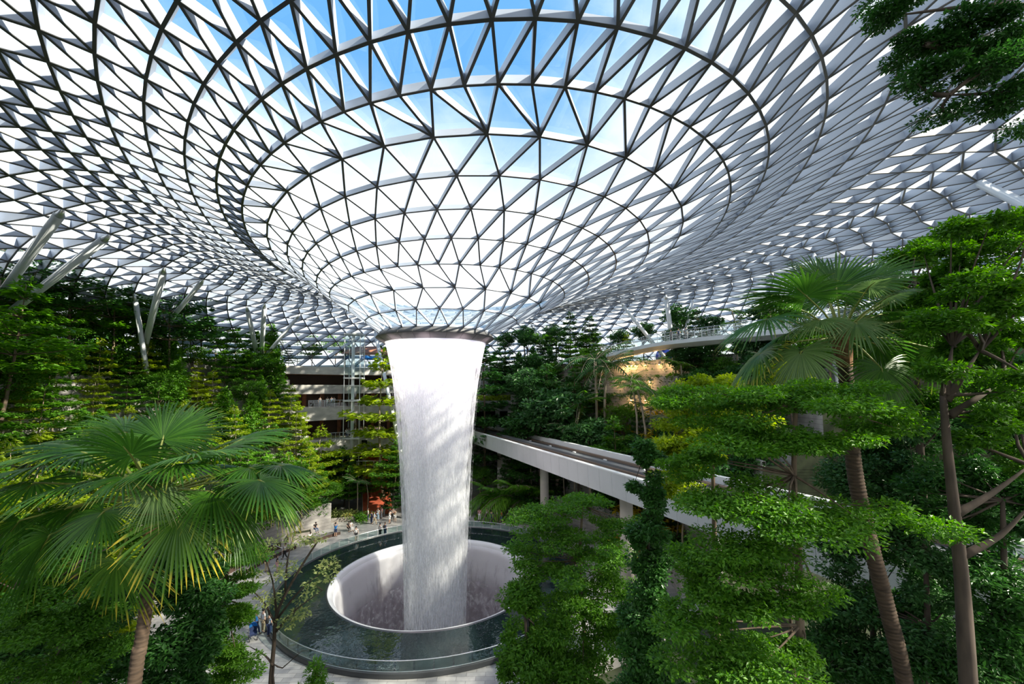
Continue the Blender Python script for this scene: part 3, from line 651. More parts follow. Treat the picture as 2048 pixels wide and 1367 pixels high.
for i in range(len(cl) - 1):
    p, q = cl[i], cl[i + 1]
    t = (cl[min(i + 1, len(cl) - 1)] - cl[max(i - 1, 0)]); t.z = 0; t.normalize(); n1 = Vector((-t.y, t.x, 0)); n1 = n1 if n1.y > 0 else -n1
    t = (cl[min(i + 2, len(cl) - 1)] - cl[i]); t.z = 0; t.normalize(); n2 = Vector((-t.y, t.x, 0)); n2 = n2 if n2.y > 0 else -n2
    W_ = 2.6; dz = Vector((0, 0, 0.5)); A, B_, Cc, D = p, q, q + n2 * W_, p + n1 * W_
    b.quad(A, B_, B_ + dz, A + dz); b.quad(A + dz, B_ + dz, Cc + dz, D + dz); b.quad(D, Cc, Cc + dz, D + dz)
    b.quad(A, B_, B_ + n2 * 0.9 - dz * 0.9, A + n1 * 0.9 - dz * 0.9); b.quad(A + n1 * .9 - dz * .9, B_ + n2 * .9 - dz * .9, Cc - n2 * .9 - dz * .9, D - n1 * .9 - dz * .9); b.quad(D - n1 * .9 - dz * .9, Cc - n2 * .9 - dz * .9, Cc, D)
    for s, (e1, e2) in enumerate(((A, B_), (D, Cc))):
        up = Vector((0, 0, 1.15)); gls[s].quad(e1 + dz, e2 + dz, e2 + dz + up, e1 + dz + up); hp[s].append(e1 + dz + up + Vector((0, 0, .03))); po = MB(); po.tube([e1 + dz, e1 + dz + up], 0.03, 5); po.build('post', m_metal, hb)
b.build('deck', m_deck, hb); 
for s in (0, 1): gls[s].build('glass_side', m_lglass, hb); hr = MB(); hr.tube(hp[s], 0.035, 6); hr.build('handrail', m_metal, hb)

# ------------------------------------------------------------------ raking tubular struts under the roof
m_strut = plain('strut paint', (0.62, 0.65, 0.68), 0.4)
RP = [proj(p) if (Vector(p) - CAMP).dot(FWD) > 3 else (-1e5, -1e5) for p in NV]
RP = np.array(RP)
def strut(top, bot, Yb, dia, label, minr=16, Yt=None, zmin=0.0):
    d = np.hypot(RP[:, 0] - top[0], RP[:, 1] - top[1]) + (0 if Yt is None else np.abs(NV[:, 1] - Yt) * 6)
    d[ring_id < minr] = 1e9
    i = int(np.argmin(d)); pt = Vector(NV[i]); pb = at_y(bot[0], bot[1], Yb)
    # carry it down to the terrace it stands on
    v = (pb - pt).normalized(); p = pb.copy(); it = 0
    if v.z > -0.2: v = Vector((v.x, v.y, -0.4)).normalized(); print('STRUT shallow', label, pt, pb)
    while p.z > max(terrain(p.x, p.y), zmin) and it < 150: p += v * 0.25; it += 1
    t = tag(thing('roof_strut', p), label, 'strut', 'tubular struts carrying the glass roof')
    b = MB(); n = Vector(VN[i])
    a = pt - n * 0.03; e = a + (p - a).normalized() * 0.9
    b.tube([e - p, v * 0.15], dia / 2, 16); b.build('tube', m_strut, t, True)
    b = MB(); b.tube([a - p, e - p], [dia * 0.16, dia * 0.42], 12); b.build('head_pin', m_metal, t, True)
strut((113, 432), (45, 530), 33, 0.62, 'thick grey roof strut leaning left among the treetops, first from the left')
strut((213, 484), (10, 632), 37, 0.62, 'long grey roof strut crossing the treetops on the far left at a shallow slope')
strut((333, 540), (300, 650), 46, 0.62, 'grey roof strut rising steeply from the dark trees, third along from the left')
strut((402, 572), (352, 625), 50, 0.5, 'short sunlit roof strut leaning right beside the flat topped dark tree')
strut((275, 582), (277, 640), 46, 0.5, 'pale upright strut half hidden behind the treetops left of the dark tree')
strut((475, 618), (515, 712), 64, 0.62, 'roof strut leaning left out of the three strut fan above the left terraces')
strut((537, 602), (523, 705), 64, 0.62, 'middle upright strut of the three strut fan above the left terraces')
strut((606, 622), (540, 700), 64, 0.5, 'roof strut leaning right out of the three strut fan above the left terraces')
strut((740, 640), (764, 728), 73, 0.6, 'roof strut standing just left of the oculus ring', Yt=84)
strut((1925, 312), (2048, 408), 27, 0.62, 'thick white roof strut descending to the right beside the overhanging crown')
strut((1336, 590), (1347, 702), 70, 0.75, 'tall upright strut rising through the slim pale footbridge')
strut((1392, 600), (1362, 702), 70, 0.6, 'roof strut leaning right from the footbridge, beside the upright one')
strut((1245, 588), (1318, 700), 70, 0.6, 'roof strut leaning left above the far end of the footbridge')
strut((1060, 640), (1092, 692), 85, 0.6, 'roof strut slanting down into the trees just right of the oculus ring')
strut((1623, 484), (1640, 570), 46, 0.5, 'pale roof strut whose head shows above the right hand fan palm', zmin=16.0)
# ------------------------------------------------------------------ plants
nr = np.random.default_rng(11)
def unit(a): return a / np.maximum(np.linalg.norm(a, axis=-1, keepdims=True), 1e-9)
def leaf_arrays(P, D, N, L, W, droop=0.12, wide=0.45):
    """one folded leaf at every P, along D, facing N"""
    D = unit(D); S = unit(np.cross(D, N)); N = unit(np.cross(S, D)); L = np.asarray(L)[:, None]; W = np.asarray(W)[:, None]
    a = P; t = P + D * L - N * L * droop; l = P + D * L * wide + S * W / 2 + N * W * 0.12; r = P + D * L * wide - S * W / 2 + N * W * 0.12
    V = np.stack([a, l, t, r], 1).reshape(-1, 3); n = len(P)
    F = np.arange(n * 4).reshape(n, 4)
    return V, F
def join(parts):
    Vs, Fs, o = [], [], 0
    for V, F in parts: Vs.append(V); Fs.append(F + o); o += len(V)
    return np.concatenate(Vs), np.concatenate(Fs)
def blob(c, rad, n, L, W, up=0.6, out=0.7, shell=0.55, rg=nr, lj=0.3):
    """leaves through an ellipsoid clump, thickest near its skin, blades turned outwards and up"""
    u = unit(rg.normal(size=(n, 3))); q = (shell + (1 - shell) * rg.random((n, 1)) ** 0.6)
    P = np.asarray(c) + u * q * np.asarray(rad)
    D = u * out + rg.normal(size=(n, 3)) * 0.55; D[:, 2] *= 0.55
    N = np.array([0, 0, up]) + u * 0.6 + rg.normal(size=(n, 3)) * 0.35
    k = 1 + lj * (rg.random(n) * 2 - 1)
    return leaf_arrays(P, D, N, L * k, W * k)
G1_ = leaf_mat('leaf mid green', (0.035, 0.115, 0.012), (0.13, 0.31, 0.025))
G2_ = leaf_mat('leaf dark green', (0.015, 0.065, 0.014), (0.06, 0.18, 0.03), 0.3, 0.35)
G3_ = leaf_mat('leaf yellow green', (0.13, 0.24, 0.012), (0.42, 0.50, 0.03), 0.5)  # on the left terraces this bright yellow puts sunlight into the leaf colour
G4_ = leaf_mat('leaf blue green', (0.018, 0.072, 0.02), (0.075, 0.19, 0.05), 0.3, 0.35)
G5_ = leaf_mat('leaf croton yellow', (0.35, 0.28, 0.02), (0.65, 0.50, 0.03), 0.4)
G6_ = leaf_mat('leaf red', (0.22, 0.03, 0.02), (0.45, 0.07, 0.03), 0.4)
G7_ = leaf_mat('leaf pale mottled', (0.16, 0.24, 0.06), (0.46, 0.50, 0.20), 0.45, tip=(0.62, 0.46, 0.05))
G8_ = leaf_mat('leaf fresh green', (0.04, 0.145, 0.014), (0.165, 0.36, 0.03), 0.45)
BK1 = plain('bark grey brown', (0.16, 0.115, 0.08), 0.9, noise=0.45, nscale=6, stretch=(1, 1, 0.3), bump=0.3)
BK2 = plain('bark pale', (0.33, 0.27, 0.20), 0.9, noise=0.35, nscale=6, stretch=(1, 1, 0.3))
BK3 = plain('bark dark', (0.075, 0.055, 0.042), 0.9, noise=0.4, nscale=5, stretch=(1, 1, 0.3), bump=0.3)
STAKE = plain('timber stake', (0.50, 0.36, 0.20), 0.8)
def curve(p, q, bend, n=5, rg=nr):
    p, q = np.array(p, float), np.array(q, float); o = rg.normal(size=3) * bend; o[2] *= 0.3
    return [p + (q - p) * t + o * math.sin(PI * t) for t in np.linspace(0, 1, n)]
PROTO = {}
HIDE = Vector((0, 0, 0))
def proto(name, H, trunk_mb, canopy, bark, leaf, extra=(), label='', cat='tree', canopy_name='canopy'):
    """a first tree of its kind, moved to its place by the first planting"""
    t = thing(name, (0, 0, 0), 0, label or name, cat)
    if trunk_mb is not None: trunk_mb.build('trunk', bark, t, True)
    V, F = canopy; link(canopy_name, np_mesh(canopy_name, V, F, leaf), t)
    for nm, mb, mt in extra: mb.build(nm, mt, t)
    t['H'] = H; return t
def layered(seed, H=8.0, R=2.7, tiers=6, n=4200, L=0.33, r0=0.10, base=0.32, flat=0.16, taper=0.75):
    rg = np.random.default_rng(seed); b = MB()
    lean = rg.normal(size=2) * 0.25
    top = np.array([lean[0], lean[1], H])
    pts = curve((0, 0, -0.3), top, 0.12, 7, rg); b.tube(pts, [r0 * (1 - 0.85 * i / 6) for i in range(7)], 7)
    parts = []
    zt = [H * (base + (1 - base) * (i + 0.35) / tiers) for i in range(tiers)]
    for i, z in enumerate(zt):
        k = i / max(1, tiers - 1); Rt = R * (1 - taper * k ** 1.4) * (0.85 + 0.3 * rg.random()); 
        if i == 0: Rt *= 0.85
        nb = rg.integers(5, 8); a0 = rg.random() * 6.28; c = np.array([lean[0] * z / H, lean[1] * z / H, z])
        for j in range(nb):
            a = a0 + 2 * PI * j / nb + rg.normal() * 0.15; rr = Rt * (0.72 + 0.4 * rg.random()); d = np.array([math.cos(a), math.sin(a), 0.0])
            e = c + d * rr + np.array([0, 0, rr * 0.16 + rg.normal() * 0.08]); 
            b.tube([c - np.array([0, 0, .15]), c + d * rr * 0.5 + np.array([0, 0, .05]), e], [r0 * 0.33, r0 * 0.2, r0 * 0.07], 4, cap=False)
            m = max(12, int(n * (Rt / R) / (tiers * nb) * 1.25))
            t = rg.random(m) ** 0.75 * 0.9 + 0.14; w = (0.10 + 0.34 * np.sin(np.clip(t, 0, 1) * PI) ** 0.8) * rr
            side = (rg.random(m) * 2 - 1) * w; pr = np.array([-d[1], d[0], 0])
            P = c + (e - c) * t[:, None] + pr * side[:, None] + np.array([0, 0, 1.0]) * (rg.normal(size=(m, 1)) * flat * 0.55 - 0.25 * flat * (np.abs(side) / (w + 1e-6))[:, None])
            D = d * 0.7 + pr * (np.sign(side) * 0.8)[:, None] + rg.normal(size=(m, 3)) * 0.35; D[:, 2] *= 0.4
            N = np.array([0, 0, 1.0]) + rg.normal(size=(m, 3)) * 0.28
            k2 = 0.75 + 0.5 * rg.random(m); parts.append(leaf_arrays(P, D, N, L * k2, L * 0.55 * k2))
    parts.append(blob((lean[0], lean[1], H), (0.35, 0.35, 0.3), 40, L, L * .55, rg=rg))
    return b, join(parts)
def columnar(seed, H=7.0, R=1.15, n=3000, L=0.30, base=0.1, r0=0.09, W=0.6):
    rg = np.random.default_rng(seed); b = MB(); b.tube(curve((0, 0, -0.3), (0, 0, H * 0.95), 0.06, 5, rg), [r0, r0, r0 * .8, r0 * .5, r0 * .2], 6); parts = []
    m = 26
    for i in range(m):
        t = (i + rg.random()) / m; z = H * (base + (1 - base) * t); rr = R * (0.55 + 0.6 * math.sin(PI * (0.12 + 0.88 * t) ** 0.8)) * (0.7 + 0.5 * rg.random()) * (1.0 if t < .8 else 1.6 * (1.1 - t) / .48)
        a = i * 2.4; c = (math.cos(a) * rr * 0.55, math.sin(a) * rr * 0.55, z)
        parts.append(blob(c, (rr * 0.72, rr * 0.72, H * 0.075), n // m, L, L * W, rg=rg, out=1.0))
    return b, join(parts)
def broad(seed, H=7.0, R=2.4, n=4200, L=0.24, base=0.4, m=34, r0=0.12, W=0.55, flat=0.42, ch=None):
    rg = np.random.default_rng(seed); b = MB(); fork = np.array([0, 0, H * base]) ; b.tube(curve((0, 0, -0.3), fork, 0.08, 5, rg), [r0, r0 * .9, r0 * .85, r0 * .8, r0 * .75], 7)
    parts = []; cz = H * (base + 1) / 2 + 0.08 * H; hz = H * (1 - base) / 2
    for i in range(m):
        u = unit(rg.normal(size=3)); q = 0.45 + 0.5 * rg.random(); c = np.array([u[0] * R * q, u[1] * R * q, cz + u[2] * hz * q])
        s = R * (0.26 + 0.16 * rg.random())
        if i % 3 == 0: b.tube(curve(fork, c, 0.15, 4, rg), [r0 * .5, r0 * .34, r0 * .2, r0 * .06], 4, cap=False)
        parts.append(blob(c, (s, s, s * flat), n // m, L, L * W, rg=rg, up=0.9))
    return b, join(parts)
def conifer(seed, H=9.0, R=1.5, n=1500, L=0.28):
    rg = np.random.default_rng(seed); b = MB(); b.tube([(0, 0, -.3), (0, 0, H)], [0.10, 0.02], 6); parts = []
    T = 13
    for i in range(T):
        z = H * (0.2 + 0.8 * i / T); Rt = R * (1 - 0.85 * i / T)
        for j in range(6):
            a = 2 * PI * j / 6 + i * 0.5; d = np.array([math.cos(a), math.sin(a), 0.14]); c = np.array([0, 0, z]); e = c + d * Rt; b.tube([c, e], [0.03, 0.008], 3, cap=False)
            m = n // (T * 6); t = rg.random(m) * 0.9 + 0.12; P = c + (e - c) * t[:, None] + rg.normal(size=(m, 3)) * 0.03
            D = d * 0.8 + rg.normal(size=(m, 3)) * 0.5; parts.append(leaf_arrays(P, D, np.array([0, 0, 1]) + rg.normal(size=(m, 3)) * .3, np.full(m, L), np.full(m, L * .28)))
    return b, join(parts)
def frond_arrays(rg, base_p, az, length, rise, droop, nl=18, ll=0.5, lw=0.07):
    """one feather frond: leaflets in two rows along an arching rib"""
    d = np.array([math.cos(az), math.sin(az), 0]); pr = np.array([-d[1], d[0], 0]); t = np.linspace(0.12, 1, nl)
    rib = base_p + d * (t * length)[:, None] * 0.92 + np.array([0, 0, 1.0]) * (rise * t - droop * t ** 2.2)[:, None]
    tan = d * length + np.array([0, 0, 1.0]) * (rise - 2.2 * droop * t ** 1.2)[:, None]; tan = unit(tan); out = []
    for s in (-1, 1):
        k = np.sin(PI * (0.12 + 0.8 * t)) * ll; D = pr * s + tan * 0.55 + np.array([0, 0, -0.25]); out.append(leaf_arrays(rib, D, np.array([0, 0, 1.0]) + pr * s * .2 + rg.normal(size=(nl, 3)) * .1, k, np.full(nl, lw), 0.2))
    return join(out), [base_p] + [r for r in rib[::4]] + [rib[-1]]
def feather(seed, H=6.0, nf=11, length=1.7, ll=0.55, r0=0.075, lw=0.08):
    rg = np.random.default_rng(seed); b = MB(); b.tube(curve((0, 0, -.3), (0, 0, H), 0.12, 6, rg), [r0 * 1.25, r0, r0, r0 * .95, r0 * .9, r0], 7); parts = []
    for j in range(nf):
        el = 0.2 + 0.9 * ((j * 0.618) % 1); A, ribs = frond_arrays(rg, np.array([0, 0, H + .05]), j * 2.4, length * (0.85 + .3 * rg.random()), length * el * 0.85, length * (0.35 + 0.5 * (1.1 - el)), 16, ll, lw)
        parts.append(A); b.tube(ribs, 0.016, 3, cap=False)
    return b, join(parts)
def fern(seed, R=0.9):
    rg = np.random.default_rng(seed); parts = []
    for j in range(12): parts.append(frond_arrays(rg, np.array([0, 0, 0.05]), j * 2.4, R * (.7 + .5 * rg.random()), R * (.3 + .5 * rg.random()), R * .5, 14, R * .3, .05)[0])
    return None, join(parts)
def shrub(seed, R=0.7, n=420, L=0.2, W=0.5, h=0.75):
    rg = np.random.default_rng(seed); parts = []; b = MB()
    for i in range(9):
        c = np.array([rg.normal() * R * .45, rg.normal() * R * .45, R * h * (0.35 + .6 * rg.random())]); parts.append(blob(c, (R * .5, R * .5, R * .42), n // 9, L, L * W, rg=rg)); b.tube([(0, 0, -.1), c], [0.02, 0.008], 4, cap=False)
    return b, join(parts)
def P_(key, name, gen, bark, leaf, H, look, cat='tree', extra=()):
    PROTO[key] = dict(gen=gen, bark=bark, leaf=leaf, H=H, name=name, look=look, cat=cat, root=None)
P_('lay1', 'layered_tree', lambda: layered(1), BK2, G8_, 8.0, 'tiered fresh green tree')
P_('lay2', 'layered_tree', lambda: layered(2, R=2.5, tiers=7, base=.2), BK2, G3_, 8.0, 'tiered yellow green tree')
P_('lay3', 'layered_tree', lambda: layered(3, R=2.8, tiers=5, base=.42), BK1, G1_, 8.0, 'tiered mid green tree')
P_('lay4', 'layered_tree', lambda: layered(4, R=2.4, tiers=8, base=.14, n=4400), BK1, G2_, 8.0, 'tiered dark green tree')
P_('umb1', 'flat_topped_tree', lambda: layered(5, H=10, R=4.4, tiers=4, base=.52, n=5200, L=.34, r0=.15, taper=.35, flat=.22), BK1, G2_, 10.0, 'tall flat topped dark green tree')
P_('umb2', 'flat_topped_tree', lambda: layered(6, H=10, R=3.8, tiers=5, base=.45, n=5200, L=.32, r0=.14, taper=.45, flat=.2), BK1, G1_, 10.0, 'tall spreading mid green tree')
P_('col1', 'columnar_tree', lambda: columnar(7), BK1, G8_, 7.0, 'narrow leafy bright green tree')
P_('col2', 'columnar_tree', lambda: columnar(8, H=7, R=1.25, n=2600, L=.34), BK1, G2_, 7.0, 'narrow leafy dark green tree')
P_('brd1', 'broadleaf_tree', lambda: broad(9), BK1, G1_, 7.0, 'rounded mid green tree')
P_('brd2', 'broadleaf_tree', lambda: broad(10, R=2.0, H=7, base=.5), BK3, G2_, 7.0, 'rounded dark green tree')
P_('brd3', 'broadleaf_tree', lambda: broad(11, R=1.8, H=6, base=.45, L=.28), BK2, G4_, 6.0, 'rounded blue green tree')
P_('con1', 'conifer', lambda: conifer(12), BK3, G4_, 9.0, 'thin dark whorled conifer')
P_('fea1', 'feather_palm', lambda: feather(13), BK2, G1_, 6.3, 'slim feather palm')
P_('fea2', 'feather_palm', lambda: feather(14, H=5, nf=13, length=2.0), BK2, G4_, 5.6, 'blue green feather palm')
P_('fea3', 'feather_palm', lambda: feather(15, H=1.0, nf=14, length=2.1, ll=.7, lw=.11), BK2, G8_, 2.4, 'low bright palm clump', 'palm')
P_('fern', 'tree_fern', lambda: fern(16), BK1, G8_, 0.8, 'spreading green fern', 'fern')
P_('shr1', 'shrub', lambda: shrub(17), BK1, G1_, 0.9, 'rounded green shrub', 'shrub')
P_('shr2', 'shrub', lambda: shrub(18), BK1, G2_, 0.9, 'rounded dark green shrub', 'shrub')
P_('cro1', 'croton_shrub', lambda: shrub(19, R=.8, n=360, L=.26, W=.45), BK1, G5_, 1.0, 'yellow leaved shrub', 'shrub')
P_('cro2', 'red_shrub', lambda: shrub(20, R=.7, n=360, L=.26, W=.45), BK1, G6_, 0.9, 'red leaved shrub', 'shrub')
P_('pal1', 'mottled_shrub', lambda: shrub(21, R=.9, n=420, L=.30, W=.5), BK1, G7_, 1.0, 'pale mottled leaved shrub', 'shrub')
PLANTED = []
def plant(key, x, y, H, rz=None, label=None, group=None, z=None, wide=1.0):
    d = PROTO[key]; z = terrain(x, y) if z is None else z; s = H / d['H']
    sc = (s * wide, s * wide, s)
    rz = rnd.uniform(0, 6.28) if rz is None else rz
    if d['root'] is None:
        tm, cn = d['gen'](); r = thing(d['name'], (0, 0, 0), 0, d['look'], d['cat'])
        if tm is not None: tm.build('trunk' if d['cat'] in ('tree', 'palm') else 'stem', d['bark'], r, True)
        nm = 'fronds' if 'palm' in d['name'] or 'fern' in d['name'] else 'canopy' if d['cat'] == 'tree' else 'foliage'
        link(nm, np_mesh(nm, cn[0], cn[1], d['leaf']), r)
        d['root'] = r; r.location = (x, y, z); r.rotation_euler = (0, 0, rz); r.scale = sc; o = r
        if label: r['label'] = label
        if group: r['group'] = group
    else: o = copy_tree(d['root'], (x, y, z), rz, sc, label or d['look'], group)
    PLANTED.append((key, o)); return o
def plant_px(key, px, py_top, Y, label=None, group=None, wide=1.0, z=None, Hmax=30, Hmin=0.4):
    """plant so that the tip shows at that pixel"""
    p = at_y(px, py_top, Y); g = terrain(p.x, p.y) if z is None else z
    return plant(key, p.x, p.y, min(Hmax, max(Hmin, p.z - g)), None, label, group, g, wide)
# ------------------------------------------------------------------ planting the terraces
ORD = ['first', 'second', 'third', 'fourth', 'fifth', 'sixth', 'seventh', 'eighth', 'ninth', 'tenth', 'eleventh', 'twelfth', 'thirteenth', 'fourteenth', 'fifteenth', 'sixteenth', 'seventeenth', 'eighteenth', 'nineteenth', 'twentieth']
ORDL = ORD + ['twenty-' + o for o in ORD[:9]]
LV = ['lowest', 'second', 'third', 'fourth', 'fifth', 'sixth', 'seventh', 'top']
r5 = random.Random(5)
# skyline on the left, at the foot of the roof
SKY = [('umb1', 40, 488, 37), ('umb1', 150, 502, 42), ('umb2', 228, 548, 46), ('umb1', 348, 578, 51), ('umb2', 95, 575, 40), ('lay3', 8, 560, 31), ('umb2', 385, 620, 57),
       ('con1', 412, 640, 70), ('con1', 476, 655, 73), ('con1', 512, 668, 76), ('con1', 566, 655, 74), ('con1', 596, 660, 78), ('col1', 66, 598, 38), ('col2', 180, 640, 44), ('col1', 236, 603, 47), ('col1', 292, 628, 52),
       ('col1', 325, 655, 52), ('col2', 455, 690, 66), ('col1', 545, 652, 66), ('lay1', 625, 660, 75), ('brd1', 672, 668, 82), ('brd2', 690, 690, 80), ('brd1', 770, 690, 82), ('lay4', 578, 690, 70), ('col2', 500, 700, 64)]
for i, (k, px, py, Y) in enumerate(SKY):
    plant_px(k, px, py, Y, '%s, %s in the left skyline row' % (PROTO[k]['look'], ORDL[i]))
# skyline on the right and behind the fall
SKYR = [('brd2', 1010, 665, 84), ('brd2', 1048, 652, 84), ('brd1', 1085, 665, 82), ('lay4', 1140, 628, 78), ('lay4', 1178, 632, 76), ('brd2', 1112, 650, 84), ('lay4', 1000, 690, 82), ('lay4', 975, 700, 84),
        ('brd2', 1236, 660, 80), ('lay2', 1252, 668, 72), ('brd2', 1285, 645, 78), ('brd2', 1358, 612, 74), ('brd2', 1415, 660, 80), ('brd1', 1440, 690, 72), ('brd1', 1390, 690, 78), ('col2', 1400, 690, 66), ('brd2', 1470, 690, 72)]
for i, (k, px, py, Y) in enumerate(SKYR):
    plant_px(k, px, py, Y, '%s, %s in the skyline row right of the oculus' % (PROTO[k]['look'], ORD[i]))
# terraces, tier by tier
def tier_rows(name, a0, a1, tiers, step, keys, hs, anchor, skip=lambda x, y, k: False):
    for k in tiers:
        r = TIER_R[k] + 1.35; n = max(2, int(abs(math.radians(a1 - a0)) * r / step)); c = 0
        for j in range(n):
            a = a0 + (a1 - a0) * (j + 0.5 + r5.uniform(-.3, .3)) / n; rr = r + r5.uniform(-.35, .5); x, y, _ = pol(rr, a, 0)
            w = (Vector((x, y, TIER_Z[k] + 3)) - CAMP).dot(FWD)
            if w < 9: continue
            px, py = proj((x, y, TIER_Z[k] + 3))
            if px < -260 or px > 2300 or skip(x, y, k): continue
            kk = r5.choice(keys(k)); h = r5.uniform(*hs(k)); c += 1
            plant(kk, x, y, h, None, '%s, %s %s terrace, %s from the %s' % (PROTO[kk]['look'], LV[k], name, ORDL[min(c - 1, 28)], anchor))
tier_rows('left', 139, 240, range(0, 8), 2.7, lambda k: (['lay1', 'lay2', 'lay2', 'lay3', 'col1', 'lay2'] if k < 4 else ['lay2', 'lay1', 'lay2', 'col1', 'lay2', 'brd1', 'lay3']),
          lambda k: (5.0, 7.6) if k < 7 else (6, 9), 'glass lift')
tier_rows('right', 77, -7, range(0, 8), 2.3, lambda k: ['lay4', 'brd2', 'brd3', 'col2', 'fea1', 'fea2', 'lay3', 'brd1', 'lay4'], lambda k: (4.8, 7.8), 'train portal',
          lambda x, y, k: 1205 < proj((x, y, TIER_Z[k] + 2))[0] < 1345 and k > 2)
# low planting: shrubs and ferns in front of the trees
def low_rows(name, a0, a1, tiers, step, keys, anchor):
    for k in tiers:
        r = TIER_R[k] + 0.7; n = max(2, int(abs(math.radians(a1 - a0)) * r / step)); c = 0
        for j in range(n):
            a = a0 + (a1 - a0) * (j + r5.random()) / n; x, y, _ = pol(r + r5.uniform(0, .5), a, 0)
            w = (Vector((x, y, TIER_Z[k])) - CAMP).dot(FWD)
            if w < 9: continue
            px, py = proj((x, y, TIER_Z[k] + .5))
            if px < -100 or px > 2150 or py > 1450: continue
            kk = r5.choice(keys); c += 1
            plant(kk, x, y, r5.uniform(.8, 1.7), None, '%s, edge of %s %s terrace, %s from the %s' % (PROTO[kk]['look'], LV[k], name, ORDL[min(c - 1, 28)], anchor), wide=1.2)
low_rows('left', 139, 225, range(0, 8), 4.6, ['shr1', 'fern', 'shr1', 'fea3', 'shr2'], 'glass lift')
low_rows('right', 77, 0, range(0, 8), 4.4, ['shr2', 'fern', 'shr1', 'fea3', 'shr2'], 'train portal')
# climbing and ground cover: nobody could count it
def cover(name, label, a0, a1, tiers, per, leaf, L=0.22, hang=1.0):
    rg = np.random.default_rng(hash(name) % 1000 if False else len(name)); parts = []
    for k in tiers:
        r0 = TIER_R[k]; n = int(abs(math.radians(a1 - a0)) * r0 * per); a = np.radians(a0 + (a1 - a0) * rg.random(n)); 
        cl = 0.5 + 0.5 * np.sin(a * 37 + k) * np.sin(a * 91 + 2 * k)
        top = rg.random(n) < 0.62; rr = np.where(top, r0 + 0.1 + 2.1 * rg.random(n), r0 - 0.04 - 0.12 * rg.random(n)); zz = np.where(top, TIER_Z[k] + 0.08 + 0.55 * rg.random(n) * (0.4 + cl), TIER_Z[k] + 0.5 - hang * rg.random(n) ** 1.4 * (0.2 + 1.6 * cl))
        P = np.stack([CX + rr * np.cos(a), CY + rr * np.sin(a), zz], 1); inn = -np.stack([np.cos(a), np.sin(a), np.zeros(n)], 1)
        D = inn * .6 + rg.normal(size=(n, 3)) * .6; N = np.where(top[:, None], np.array([0, 0, 1.0]), inn) + rg.normal(size=(n, 3)) * .4
        kx = .7 + .6 * rg.random(n); parts.append(leaf_arrays(P, D, N, L * kx, L * .6 * kx))
    V, F = join(parts); o = link(name, np_mesh(name, V, F, leaf)); return tag(o, label, 'ground cover', None, 'stuff')
cover('groundcover', 'low green ground cover spilling over the left terrace walls', 139, 243, range(8), 55, G1_)
cover('undergrowth', 'dark ground cover and ivy over the right terrace walls', 77, -8, range(8), 60, G2_, .26, 1.7)
# ------------------------------------------------------------------ fan palms in the foreground
def fan_mat(name, lo, hi, tip0, tipc, tip2):
    m, nt = new_mat(name)
    uv = nd(nt, 'ShaderNodeUVMap', uv_map='leaf'); sx = nd(nt, 'ShaderNodeSeparateXYZ'); lk(nt, uv, 0, sx, 0)
    rn = ramp(nt, [(0, lo), (1, hi)]); lk(nt, sx, 0, rn, 0)
    ad = nd(nt, 'ShaderNodeMath', operation='MULTIPLY_ADD'); lk(nt, sx, 0, ad, 0); ad.inputs[1].default_value = 0.22; lk(nt, sx, 1, ad, 2)
    mr = nd(nt, 'ShaderNodeMapRange'); lk(nt, ad, 0, mr, 0); mr.inputs[1].default_value = tip0; mr.inputs[2].default_value = tip0 + 0.14
    mr2 = nd(nt, 'ShaderNodeMapRange'); lk(nt, ad, 0, mr2, 0); mr2.inputs[1].default_value = tip0 + 0.22; mr2.inputs[2].default_value = tip0 + 0.34
    mx = nd(nt, 'ShaderNodeMix', data_type='RGBA'); lk(nt, mr, 0, mx, 0); lk(nt, rn, 0, mx, 6); mx.inputs[7].default_value = (*tipc, 1)
    mx2 = nd(nt, 'ShaderNodeMix', data_type='RGBA'); lk(nt, mr2, 0, mx2, 0); lk(nt, mx, 2, mx2, 6); mx2.inputs[7].default_value = (*tip2, 1)
    p = nd(nt, 'ShaderNodeBsdfPrincipled'); p.inputs['Roughness'].default_value = 0.36; p.inputs['Specular IOR Level'].default_value = 0.5; lk(nt, mx2, 2, p, 'Base Color')
    t = nd(nt, 'ShaderNodeBsdfTranslucent'); lk(nt, mx2, 2, t, 'Color'); ms = nd(nt, 'ShaderNodeMixShader'); ms.inputs[0].default_value = 0.42; lk(nt, p, 0, ms, 1); lk(nt, t, 0, ms, 2)
    o = nd(nt, 'ShaderNodeOutputMaterial'); lk(nt, ms, 0, o, 0); return m
FAN_G = fan_mat('fan leaf green', (0.03, 0.12, 0.01), (0.09, 0.25, 0.02), 1.02, (0.42, 0.44, 0.06), (0.45, 0.28, 0.10))
FAN_Y = fan_mat('fan leaf yellowing', (0.05, 0.15, 0.012), (0.13, 0.28, 0.03), 0.92, (0.62, 0.50, 0.05), (0.42, 0.22, 0.09))
FAN_P = fan_mat('fan leaf pale', (0.10, 0.20, 0.05), (0.20, 0.32, 0.10), 1.0, (0.5, 0.5, 0.2), (0.5, 0.34, 0.16))
PETI = plain('palm petiole', (0.22, 0.26, 0.05), 0.5)
PALM_BARK = plain('palm trunk', (0.07, 0.046, 0.030), 0.85, noise=0.55, nscale=9, stretch=(0.4, 0.4, 2.2), bump=0.4)
FIBRE = plain('palm fibre', (0.22, 0.115, 0.055), 0.95, noise=0.55, nscale=12, bump=0.5)
